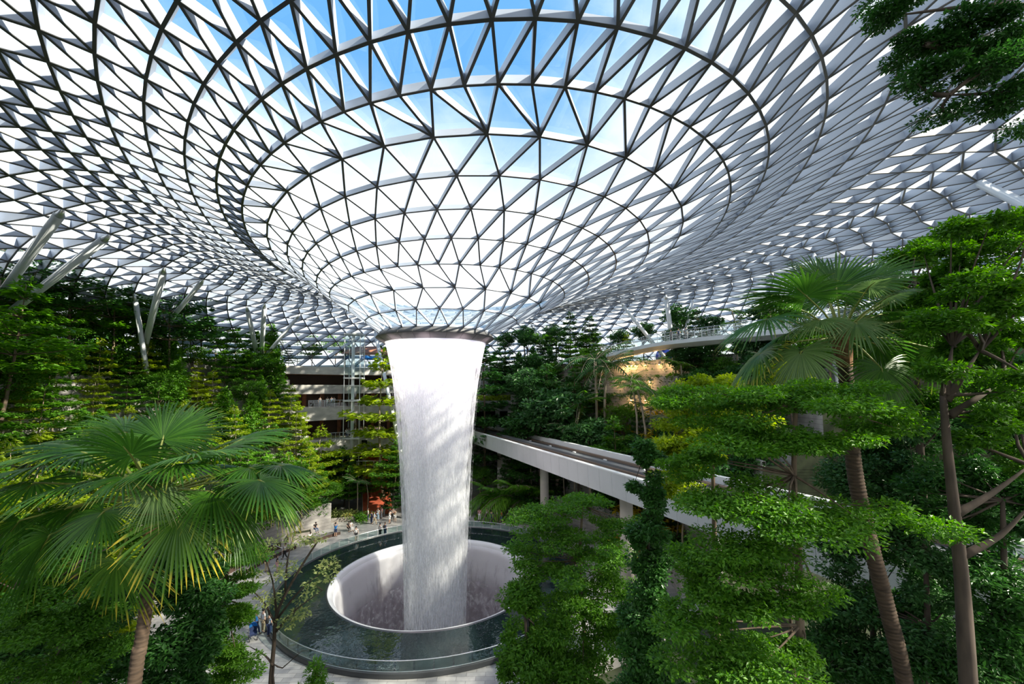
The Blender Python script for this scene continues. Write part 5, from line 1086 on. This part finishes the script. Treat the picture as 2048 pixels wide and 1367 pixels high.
def figure(kind, name):
    J = pose(kind); keys = ['pel', 'waist', 'chest', 'neck', 'head', 'top']
    idx = {k: i for i, k in enumerate(keys)}; E_ = [(0, 1), (1, 2), (2, 3), (3, 4), (4, 5)]; Rr = [(.125, .10), (.115, .085), (.135, .095), (.05, .05), (.085, .10), (.045, .05)]
    for n in 'lr':
        for k, pa, r in (('hip', 'pel', .085), ('kn', 'hip', .058), ('an', 'kn', .04), ('to', 'an', .035), ('sh', 'chest', .055), ('el', 'sh', .042), ('wr', 'el', .030), ('ha', 'wr', .033)):
            idx[k + n] = len(keys); keys.append(k + n); E_.append((idx[pa if pa in idx else pa + n], idx[k + n])); Rr.append((r, r))
    body = skin_mesh('body', [J[k] for k in keys], E_, Rr, SKINM[0], 1)
    # shirt
    def part(nm, ks, es, rs, mat): return skin_mesh(nm, [k if isinstance(k, tuple) else J[k] for k in ks], es, rs, mat, 1)
    mid = lambda a, b, t: tuple(J[a][i] + (J[b][i] - J[a][i]) * t for i in range(3))
    shirt = part('shirt', ['waist', 'pel', 'chest', mid('chest', 'neck', .75), 'shl', mid('shl', 'ell', .75), 'shr', mid('shr', 'elr', .75)], [(0, 1), (0, 2), (2, 3), (2, 4), (4, 5), (2, 6), (6, 7)], [(.138, .11), (.145, .12), (.155, .115), (.07, .065), (.07, .07), (.06, .06), (.07, .07), (.06, .06)], CLO['white'])
    long_ = part('trousers', ['pel', 'hipl', 'knl', mid('knl', 'anl', .92), 'hipr', 'knr', mid('knr', 'anr', .92)], [(0, 1), (1, 2), (2, 3), (0, 4), (4, 5), (5, 6)], [(.142, .118), .10, .074, .06, .10, .074, .06], CLO['navy'])
    short = part('shorts', ['pel', 'hipl', mid('hipl', 'knl', .92), 'hipr', mid('hipr', 'knr', .92)], [(0, 1), (1, 2), (0, 3), (3, 4)], [(.142, .118), .105, .085, .105, .085], CLO['navy'])
    h = J['head']; hair = MB(); hair.sphere((h[0], h[1] + .022, h[2] + .045), .108, 12, 7, sc=(.93, 1.02, .95)); hm = hair.mesh('hair', HAIRM[0], True)
    face = MB()
    for s in (-1, 1): face.sphere((h[0] + s * .034, h[1] - .088, h[2] + .012), .012, 6, 4)
    fm = face.mesh('eyes', HAIRM[0]); nz = MB(); nz.add([(h[0] - .016, h[1] - .088, h[2] - .03), (h[0] + .016, h[1] - .088, h[2] - .03), (h[0], h[1] - .125, h[2] - .025), (h[0], h[1] - .09, h[2] + .012)], [(0, 1, 2), (1, 3, 2), (3, 0, 2)]); nm = nz.mesh('nose', SKINM[0])
    shoes = MB()
    for n in 'lr': shoes.sphere(((J['an' + n][0] + J['to' + n][0]) / 2, (J['an' + n][1] + J['to' + n][1]) / 2, max(.045, J['to' + n][2] + .01)), .075, 8, 5, sc=(.62, 1.75, .6))
    sm = shoes.mesh('shoes', CLO['black'], True)
    return dict(body=body, shirt=shirt, trousers=long_, shorts=short, hair=hm, eyes=fm, nose=nm, shoes=sm, J=J)
FIG = {k: figure(k, k) for k in ('stand', 'walk', 'photo', 'reach', 'sit')}
def slot(o, mat): o.material_slots[0].link = 'OBJECT'; o.material_slots[0].material = mat
BAGM = MB(); BAGM.sphere((0, .17, 1.22), .16, 10, 7, sc=(.95, .62, 1.35)); BAGM = BAGM.mesh('backpack', CLO['black'], True)
HATM = MB(); HATM.lathe([(.0, .12), (.09, .11), (.10, .05), (.17, .035), (.17, .025), (.0, .03)], (0, 0, 1.60), 14); HATM = HATM.mesh('hat', CLO['white'], True)
LONGH = MB(); LONGH.sphere((0, .05, 1.50), .10, 10, 6, sc=(1.0, .62, 1.7)); LONGH = LONGH.mesh('long_hair', HAIRM[0], True)
def person(p, face, kind, top, bottom, label, group=None, legs='trousers', skin=0, hair=0, sc=1.0, bag=None, hat=None, lng=False, detail=True):
    """face: bearing looked towards, degrees from +X"""
    f = FIG[kind]; t = tag(thing('person', p, math.radians(face + 90)), label, 'person', group); t.scale = (sc, sc, sc)
    for nm, mt in (('body', SKINM[skin]), ('shirt', CLO[top]), (legs, CLO[bottom]), ('hair', HAIRM[hair])) + ((('eyes', HAIRM[0]), ('nose', SKINM[skin]), ('shoes', CLO['black'])) if detail else ()):
        o = link(nm, f[nm], t); slot(o, mt)
    if bag: o = link('backpack', BAGM, t); slot(o, CLO[bag]); o.location.z = -.44 if kind == 'sit' else 0
    if hat: o = link('hat', HATM, t); slot(o, CLO[hat])
    if lng: o = link('long_hair', LONGH, t); slot(o, HAIRM[hair]); o.location = (0, -.1, -.44) if kind == 'sit' else (0, 0, 0)
    return t
def on_floor(px, py): return at_z(px, py, 0.0)
PPL = [
 (736, 1041, 200, 'stand', 'white', 'navy', 'person in white top and dark trousers leftmost in the red ramp group'),
 (743, 1047, 160, 'stand', 'navy', 'navy', 'person dressed in navy at the front of the group by the red ramp'),
 (749, 1048, 20, 'walk', 'pale', 'khaki', 'person in a pale blue top and tan trousers in the group by the red ramp'),
 (756, 1040, 250, 'stand', 'white', 'pale', 'person in white top and pale jeans mid group by the red ramp'),
 (763, 1036, 230, 'stand', 'pink', 'grey', 'person in a pink top at the back of the group by the red ramp'),
 (768, 1032, 230, 'photo', 'black', 'grey', 'person in black raising a phone behind the group by the red ramp'),
 (779, 1046, 350, 'photo', 'white', 'white', 'woman in a white dress photographing the waterfall beside the group'),
 (785, 1040, 300, 'stand', 'grey', 'black', 'person in grey standing between two women in white near the fall'),
 (790, 1043, 260, 'photo', 'khaki', 'white', 'woman in a white skirt lifting a camera at the left edge of the fall'),
 (760, 1074, 60, 'stand', 'white', 'black', 'person in a white top beside a denim clad companion at the pool rail'),
 (770, 1072, 60, 'stand', 'denim', 'navy', 'person in denim blue beside a white topped companion at the pool rail'),
 (712, 1081, 300, 'walk', 'white', 'black', 'woman in black and white walking alone past the benches'),
 (671, 1073, 90, 'reach', 'blue', 'navy', 'man in a bright blue shirt seen from behind, arms raised to his face'),
 (533, 1143, 90, 'stand', 'green', 'khaki', 'person in a bright green shirt behind the sparse tree'),
 (554, 1143, 40, 'stand', 'black', 'pink', 'person in a black vest and pink skirt behind the sparse tree'),
 (570, 1118, 200, 'walk', 'white', 'black', 'person in white bending forward behind the sparse tree'),
 (512, 1268, 30, 'walk', 'blue', 'navy', 'person in royal blue pushing the stroller below the sparse tree'),
 (526, 1264, 60, 'stand', 'white', 'khaki', 'person in a white shirt and tan trousers beside the stroller'),
 (538, 1273, 70, 'stand', 'pale', 'navy', 'person in a pale blue shirt with a dark shoulder bag beside the pool'),
 (959, 1041, 260, 'stand', 'pink', 'white', 'person in pink at the left end of the group right of the fall'),
 (974, 1041, 280, 'stand', 'white', 'black', 'person with a white backpack in the group right of the fall'),
 (983, 1046, 250, 'stand', 'navy', 'navy', 'person in navy in front of the cluster right of the fall'),
 (988, 1042, 250, 'photo', 'black', 'grey', 'person in black taking a photo in the cluster right of the fall'),
 (994, 1043, 230, 'stand', 'white', 'pink', 'person in white top and pink skirt ending the cluster right of the fall'),
 (1003, 1046, 180, 'walk', 'red', 'denim', 'person in red walking away from the cluster right of the fall'),
 (1075, 1288, 60, 'stand', 'blue', 'navy', 'person in bright blue glimpsed through the trees beside the lamp post')]
for i, (px, py, fc, kd, tp, bt, lb) in enumerate(PPL):
    q = on_floor(px, py); person(q, fc, kd, tp, bt, lb, legs='shorts' if i in (6, 8, 11, 12, 14, 20, 24) else 'trousers', skin=i % 3, hair=1 if i % 5 == 0 else 0, bag='white' if i == 20 else 'black' if i in (18, 10) else None, lng=i in (6, 8, 11, 14))
person(on_floor(499, 1262), 30, 'stand', 'red', 'denim', 'small child in a red top beside the stroller', sc=.68, legs='shorts')
q = at_y(863, 1352, 23.4); person((q.x, q.y, 0), 95, 'walk', 'black', 'denim', 'person in black with a grey backpack at the very bottom of the view', hair=1, bag='grey', sc=1.0)
# people seated on the steps
SEAT = [(553, 1066, 0.0, 330, 'white', 'navy', 'person in white bent forward on the bench beside the handrail'), (578, 1052, 0.0, 330, 'black', 'denim', 'person in black seated on the upper bench against the planter'),
        (688, 1057, 0.0, 320, 'black', 'black', 'person in black seated below the pale mottled shrubs'), (698, 1059, 0.0, 320, 'white', 'white', 'person in white seated next to one in black below the mottled shrubs')]
# benches: two curved stone steps along the left of the plaza
m_bench = plain('bench stone', (0.16, 0.155, 0.15), 0.5, noise=0.25, nscale=1.2)
def arc_bench(r0, r1, a0, a1, h, z0, label):
    t = tag(thing('bench', pol((r0 + r1) / 2, (a0 + a1) / 2, z0)), label, 'bench'); l = t.location; b = MB(); s = MB(); n = 24
    P = lambda r, a, z: Vector(pol(r, a, z)) - l
    for i in range(n):
        a, c = a0 + (a1 - a0) * i / n, a0 + (a1 - a0) * (i + 1) / n
        b.quad(P(r0 + .08, a, z0), P(r0 + .08, c, z0), P(r0 + .08, c, z0 + h - .07), P(r0 + .08, a, z0 + h - .07)); b.quad(P(r1, a, z0), P(r1, c, z0), P(r1, c, z0 + h - .07), P(r1, a, z0 + h - .07))
        s.quad(P(r0, a, z0 + h), P(r0, c, z0 + h), P(r1, c, z0 + h), P(r1, a, z0 + h)); s.quad(P(r0, a, z0 + h - .07), P(r0, c, z0 + h - .07), P(r0, c, z0 + h), P(r0, a, z0 + h)); s.quad(P(r0, a, z0 + h - .07), P(r1, a, z0 + h - .07), P(r1, c, z0 + h - .07), P(r0, c, z0 + h - .07)); s.quad(P(r1, a, z0 + h - .07), P(r1, a, z0 + h), P(r1, c, z0 + h), P(r1, c, z0 + h - .07))
    for a in (a0, a1):
        b.quad(P(r0 + .08, a, z0), P(r1, a, z0), P(r1, a, z0 + h - .07), P(r0 + .08, a, z0 + h - .07)); s.quad(P(r0, a, z0 + h - .07), P(r1, a, z0 + h - .07), P(r1, a, z0 + h), P(r0, a, z0 + h))
    b.build('plinth', m_dint, t); s.build('seat', m_bench, t); return t
arc_bench(18.6, 19.3, 139, 152, .45, 0, 'curved dark stone bench below the mottled shrubs, nearest the red ramp')
arc_bench(18.8, 19.5, 156, 184, .45, 0, 'long curved dark stone bench in front, left of the pool')
arc_bench(20.4, 21.2, 158, 190, .85, 0, 'higher curved stone bench behind the long one, against the planters')
for (px, py, z, fc, tp, bt, lb) in SEAT:
    q = at_z(px, py, .0); r = 19.15 if px > 600 or px < 560 else 20.9
    th = math.degrees(math.atan2(q.y - CY, q.x - CX)); x, y, _ = pol(r, th, 0); person((x, y, 0 if r < 20 else .40), th + 180, 'sit', tp, bt, lb, skin=0)
# handrails between the benches
for j, th in enumerate((154, 163, 172)):
    p = Vector(pol(18.4, th, 0)); d = Vector((math.cos(math.radians(th)), math.sin(math.radians(th)), 0)); t = tag(thing('step_handrail', p), 'bent steel handrail between the curved benches, %s from the red ramp' % ORD[j], 'handrail')
    b = MB(); b.tube([(0, 0, 0), (0, 0, .9), d * 2.4 + Vector((0, 0, 1.35)), d * 2.4], 0.035, 8); b.build('rail', m_metal, t, True)
# stroller
sp_ = on_floor(506, 1277); st = tag(thing('stroller', sp_, .6), 'dark blue stroller beside the person in royal blue, next to the pool', 'stroller')
b = MB(); b.add([(-.22, -.3, .35), (.22, -.3, .35), (.22, .25, .45), (-.22, .25, .45), (-.24, -.35, .5), (.24, -.35, .5), (.24, .3, 1.0), (-.24, .3, 1.0)], [(0, 1, 2, 3), (0, 4, 5, 1), (1, 5, 6, 2), (2, 6, 7, 3), (3, 7, 4, 0)]); b.build('seat', CLO['navy'], st)
b = MB(); b.lathe([(.0, .62), (.14, .58), (.24, .42), (.27, .2)], (0, .02, .55), 12, 0, PI); b.build('canopy', CLO['blue'], st)
for x in (-.24, .24):
    for y in (-.32, .3):
        b = MB(); b.tube([(x - .02, y, .1), (x + .02, y, .1)], .1, 12); b.build('wheel', CLO['black'], st)
b = MB(); b.tube([(-.22, -.3, .1), (-.22, .3, .5), (-.22, .55, 1.05), (.22, .55, 1.05), (.22, .3, .5), (.22, -.3, .1)], .015, 6); b.build('frame', m_metal, st)
# crowd on the balcony and a few visitors higher up
def on_ring(px, r, z):
    best = None
    for i in range(400):
        Y = 45 + i * .12; x = at_y(px, 800, Y).x; dd = abs(math.hypot(x - CX, Y - CY) - r)
        if Y > CY and (best is None or dd < best[0]): best = (dd, x, Y)
    return (best[1], best[2], z)
tops = ['white', 'white', 'pale', 'white', 'pink', 'blue', 'white', 'grey', 'red', 'white', 'black', 'white', 'white', 'pale', 'orange', 'white', 'navy', 'white', 'white', 'teal', 'white', 'white']
for i in range(22):
    px = 694 + i * 3.5; r = 35.3 + (i % 3) * .55
    person(on_ring(px, r, 10.0), 290 + (i * 37) % 50 - 25, ('stand', 'photo', 'stand', 'walk', 'reach')[i % 5], tops[i], ('navy', 'grey', 'khaki', 'white', 'denim')[i % 5], 'onlooker in a %s top on the crowded balcony, %s from the lift' % (tops[i], ORDL[i]), 'crowd on the balcony', skin=i % 3, hair=(i % 4 == 0) * 1, detail=False)
for i, (px, r, z, tp) in enumerate(((655, 37.0, 15.2, 'white'), (663, 37.2, 15.2, 'pale'), (668, 37.6, 15.2, 'white'), (640, 37.4, 15.2, 'grey'))):
    person(on_ring(px, r, z), 290, 'stand' if i % 2 else 'walk', tp, 'grey', 'person in a %s top on the balcony above the crowd, %s from its left' % (tp, ORD[(3, 0, 1, 2)[0] if False else i]), detail=False)
for i in range(3):
    q = Vector(cl[9 + i]) + bp[0]; person((q.x + .3, q.y + 1.2, q.z + .5), 200 + 40 * i, ('stand', 'walk', 'stand')[i], ('black', 'navy', 'grey')[i], 'black', 'person in a %s top crossing the slim pale footbridge' % ('black', 'navy', 'grey')[i], detail=False)
# ------------------------------------------------------------------ planters, parasols, lamps
m_plant = plain('planter stone', (0.42, 0.38, 0.34), 0.8, noise=0.25, nscale=1.5)
def planter(px, py, w, d, h, rz, label, fill=()):
    q = at_z(px, py, 0); t = tag(thing('planter', (q.x, q.y, 0), rz), label, 'planter'); b = MB()
    for (cx_, cy_, sx_, sy_) in ((0, -d / 2, w, .12), (0, d / 2, w, .12), (-w / 2, 0, .12, d), (w / 2, 0, .12, d)): b.box((cx_, cy_, h / 2), (sx_, sy_, h))
    b.build('wall', m_plant, t); b = MB(); b.box((0, 0, h - .15), (w - .12, d - .12, .1)); b.build('soil', m_soil, t); return q
q = planter(600, 1078, 2.4, 1.3, .9, .5, 'square stone planter holding a staked tree beside the upper bench')
plant('lay1', q.x, q.y, 8.5, 1.0, 'slim tiered tree in the square planter beside the upper bench', z=.75)
q = planter(682, 1040, 3.2, 1.4, .6, .35, 'low stone planter of mottled shrubs left of the red ramp')
for i, (dx, dy) in enumerate(((-1.1, 0), (-.3, .2), (.5, -.1), (1.2, .1))): plant('pal1', q.x + dx, q.y + dy, 1.0, None, 'pale mottled leaved shrub in the low planter, %s from its left' % ORD[i], z=.45)
TREEL = [('lay1', 612, 880, 58, 'tiered tree with twin pale stems above the mottled shrubs'), ('lay1', 700, 935, 62, 'tiered fresh tree left of the red ramp foot'), ('lay2', 600, 835, 60, 'golden tiered tree glowing in the sun left of the balconies'), ('lay2', 645, 858, 62, 'golden tiered tree in front of the balconies, next to the lift'),
         ('fea2', 715, 955, 60, 'pale feather palm left of the red ramp, the taller of the two'), ('fea1', 733, 962, 61, 'feather palm left of the red ramp, the one nearest to it'), ('lay4', 690, 895, 66, 'dark conical tiered tree under the crowded balcony'), ('lay3', 782, 885, 60, 'tiered tree right of the red ramp, hard against the waterfall'),
         ('lay2', 772, 715, 66, 'tall yellow green tree at the left edge of the waterfall'), ('lay4', 786, 930, 61, 'low dark tree at the foot of the waterfall, right of the red ramp'), ('brd1', 655, 960, 58, 'rounded green tree between the benches and the red ramp'), ('lay1', 560, 905, 54, 'tall tiered tree behind the upper bench'), ('lay1', 640, 930, 57, 'tiered tree behind the low stone planter'),
         ('fea3', 620, 1000, 56, 'low clump of bright fronds behind the square planter'), ('shr1', 725, 1020, 58.5, 'round green shrub at the left foot of the red ramp'), ('lay3', 745, 945, 66, 'small tiered tree beside the footbridge over the ramp')]
for (k, px, py, Y, lb) in TREEL: plant_px(k, px, py, Y, lb)
TREER = [('lay4', 968, 700, 70, 'slender staked tree on the lawn above the portal, first from the fall'), ('lay4', 992, 700, 78, 'slender staked tree on the lawn above the portal, second from the fall'), ('lay4', 1018, 700, 79, 'slender staked tree on the lawn above the portal, third from the fall'),
         ('brd3', 1060, 740, 66, 'large dull green tree right of the train portal'), ('lay4', 1095, 735, 64, 'tall tiered dark tree right of the train portal'), ('lay4', 1150, 745, 62, 'tall tiered dark tree mid way between portal and skybridge'), ('brd3', 1110, 780, 60, 'rounded blue green tree above the guideway, midway along'), ('fea2', 1190, 700, 60, 'tall slim palm left of the skybridge end, left of a pair'), ('fea2', 1212, 715, 59, 'tall slim palm left of the skybridge end, right of a pair'),
         ('fea1', 1160, 800, 58, 'feather palm in front of the dark terraces above the guideway'), ('fea2', 1145, 845, 57, 'drooping feather palm close above the guideway'), ('fea1', 1262, 755, 55, 'slim palm in front of the golden wall'), ('fea1', 1275, 770, 54, 'thin pale stemmed palm in front of the golden wall'), ('brd3', 1180, 840, 55, 'rounded blue green tree between two feather palms'), ('brd2', 1050, 815, 63, 'dark rounded tree beside the portal jamb'), ('lay4', 1075, 830, 60, 'tiered tree close above the guideway near the portal'),
         ('fea3', 985, 945, 62, 'fern like clump of fronds under the guideway, left'), ('fea3', 1025, 935, 60, 'fern like clump of fronds under the guideway, middle'), ('brd1', 1000, 960, 63, 'rounded tree under the guideway beside the fall'), ('fea3', 1060, 950, 60, 'fern like clump of fronds under the guideway, next to the pier'), ('brd2', 1130, 960, 60, 'dark tree under the guideway right of the pier'), ('brd2', 1200, 970, 56, 'dark tree under the guideway at right'), ('brd1', 960, 930, 66, 'green tree under the guideway end, against the fall'), ('lay3', 1240, 840, 50, 'tiered tree just above the guideway below the golden wall')]
for (k, px, py, Y, lb) in TREER: plant_px(k, px, py, Y, lb)
for i, (px, py, Y) in enumerate(((1285, 835, 48), (1310, 850, 46), (1270, 870, 50), (1300, 890, 46), (1325, 880, 44), (1250, 812, 53), (1330, 770, 54), (1345, 755, 56), (1235, 745, 62), (1275, 905, 46), (1340, 820, 48))):
    plant_px('cro1', px, py, Y, 'yellow leaved shrub lit up on the right terraces, %s of that scatter' % ORD[i], 'yellow shrubs by the golden wall', wide=1.3, Hmax=2.4)
for i, (px, py, Y) in enumerate(((1300, 838, 47), (1318, 842, 47))): plant_px('cro2', px, py, Y, 'red leaved shrub on the right terraces, %s of two' % ('left', 'right')[i], wide=1.2, Hmax=1.8)
# yellow-green hedge along the top of the portal
rg = np.random.default_rng(3); n = 2600
P = np.stack([rg.uniform(xL, xR, n), YP - 0.6 + 1.6 * rg.random(n), 15.9 + .9 * rg.random(n)], 1); V, F = leaf_arrays(P, rg.normal(size=(n, 3)), np.array([0, -.4, 1.0]) + rg.normal(size=(n, 3)) * .5, np.full(n, .36), np.full(n, .2))
hd = link('hedge', np_mesh('hedge', V, F, G3_)); tag(hd, 'yellow green hedge trimming the top of the train portal', 'hedge', None, 'stuff')
rg = np.random.default_rng(4); n = 9000; a = np.radians(rg.uniform(PA0, PA1, n)); rr = rg.uniform(38.2, 44, n)
zz = np.where(rr < 41.4, 15.7, 17.4) + 0.0; zz = np.where(rr < 38.2, 15.6, np.where(rr < 41.5, 17.25, 22.05)) + .45 * rg.random(n)
P = np.stack([CX + rr * np.cos(a), CY + rr * np.sin(a), zz], 1); V, F = leaf_arrays(P, rg.normal(size=(n, 3)), np.array([0, -.3, 1.0]) + rg.normal(size=(n, 3)) * .5, np.full(n, .34), np.full(n, .16))
tag(link('lawn', np_mesh('lawn', V, F, G1_)), 'green lawn planting on the slope above the train portal', 'lawn', None, 'stuff')
# warm wall lamps over the golden wall
m_bulb, nt = new_mat('warm lamp'); e_ = nd(nt, 'ShaderNodeEmission'); e_.inputs[0].default_value = (1, .62, .25, 1); e_.inputs[1].default_value = 8; o_ = nd(nt, 'ShaderNodeOutputMaterial'); lk(nt, e_, 0, o_, 0)
k7 = [(1248, 7), (1256, 7), (1264, 7), (1272, 7), (1292, 7), (1320, 7), (1342, 7), (1240, 6), (1300, 6), (1262, 5), (1290, 5), (1330, 5)]
for i, (px, k) in enumerate(k7):
    r = TIER_R[k] - .30; best = min((abs(math.hypot(at_y(px, 800, Y).x - CX, Y - CY) - r), Y) for Y in [20 + .1 * j for j in range(600)] if at_y(px, 800, Y).x > CX); Y = best[1]; x = at_y(px, 800, Y).x
    z = TIER_Z[k] - .25; t = tag(thing('wall_lamp', (x, Y, z)), 'small warm wall lamp above the golden terrace wall, %s of the scattered row' % ORD[i], 'lamp', 'warm lamps on the right terraces')
    b = MB(); b.box((0, 0, 0), (.3, .24, .08)); b.build('housing', m_dint, t); b = MB(); b.sphere((0, 0, -.07), .09, 8, 5); b.build('bulb', m_bulb, t)
    ld = bpy.data.lights.new('wall_lamp_light', 'POINT'); ld.energy = 42; ld.color = (1, .58, .22); ld.shadow_soft_size = .1; lo = bpy.data.objects.new('wall_lamp_light', ld); COL.objects.link(lo); d = Vector((CX - x, CY - Y, 0)).normalized(); lo.location = Vector((x, Y, z - .35)) + d * .5
# blue parasols and the brown roofed pavilion on the top level
for i, px in enumerate((731, 739, 748)):
    x, y, z = on_ring(px, 39.0 + i % 2, 21.9); t = tag(thing('parasol', (x, y, z)), 'blue parasol on the top level beside the lift, %s of three' % ('left', 'middle', 'right')[i], 'parasol', 'blue parasols')
    b = MB(); b.tube([(0, 0, 0), (0, 0, 2.3)], .04, 6); b.build('pole', m_white, t); b = MB(); b.lathe([(.02, 2.35), (1.15, 1.75), (1.15, 1.66), (.02, 2.2)], n=8); b.build('canopy', CLO['blue'], t)
x, y, z = on_ring(734, 42.5, 21.9); t = tag(thing('pavilion', (x, y, z)), 'small brown roofed pavilion behind the blue parasols', 'pavilion')
b = MB(); b.add([(-4, -2.5, 2.9), (4, -2.5, 2.9), (4, 2.5, 2.9), (-4, 2.5, 2.9), (-2, 0, 4.3), (2, 0, 4.3)], [(0, 1, 5, 4), (1, 2, 5), (2, 3, 4, 5), (3, 0, 4), (3, 2, 1, 0)]); b.build('roof', m_wood, t)
for sx_ in (-3.4, 3.4):
    for sy_ in (-2, 2): b = MB(); b.tube([(sx_, sy_, 0), (sx_, sy_, 2.9)], .1, 8); b.build('post', m_dint, t)
# orange and blue play piece behind the skybridge
q = at_y(1326, 712, 73); t = tag(thing('play_sculpture', (q.x, q.y, max(22.0, terrain(q.x, q.y)))), 'orange blob in front of a blue disc under the slim pale footbridge', 'sculpture')
b = MB(); b.sphere((0, 0, .8), .8, 12, 8, sc=(.7, .6, 1)); b.sphere((.1, -.1, 1.7), .42, 10, 7); b.build('figure', CLO['orange'], t, True); b = MB(); b.tube([(.6, 1.0, 1.5), (.6, 1.3, 1.5)], 1.5, 24); b.build('disc', plain('deep blue', (.02, .05, .35), .4), t)
balus(41.2, 62, 34, 22.45, 1.1, 'terrace_railing', 'white railing along the top terrace under the slim pale footbridge', 26)
# ------------------------------------------------------------------ render look
SC.view_settings.view_transform = 'Standard'; SC.view_settings.look = 'None'; SC.view_settings.gamma = 1.0; SC.view_settings.use_curve_mapping = False
SC.view_settings.exposure = 1.08
cy = SC.cycles
cy.max_bounces = 7; cy.diffuse_bounces = 3; cy.glossy_bounces = 3; cy.transmission_bounces = 3; cy.transparent_max_bounces = 24
cy.caustics_reflective = False; cy.caustics_refractive = False
cy.use_adaptive_sampling = True; cy.adaptive_threshold = 0.02
cy.use_denoising = True
cy.sample_clamp_indirect = 6.0
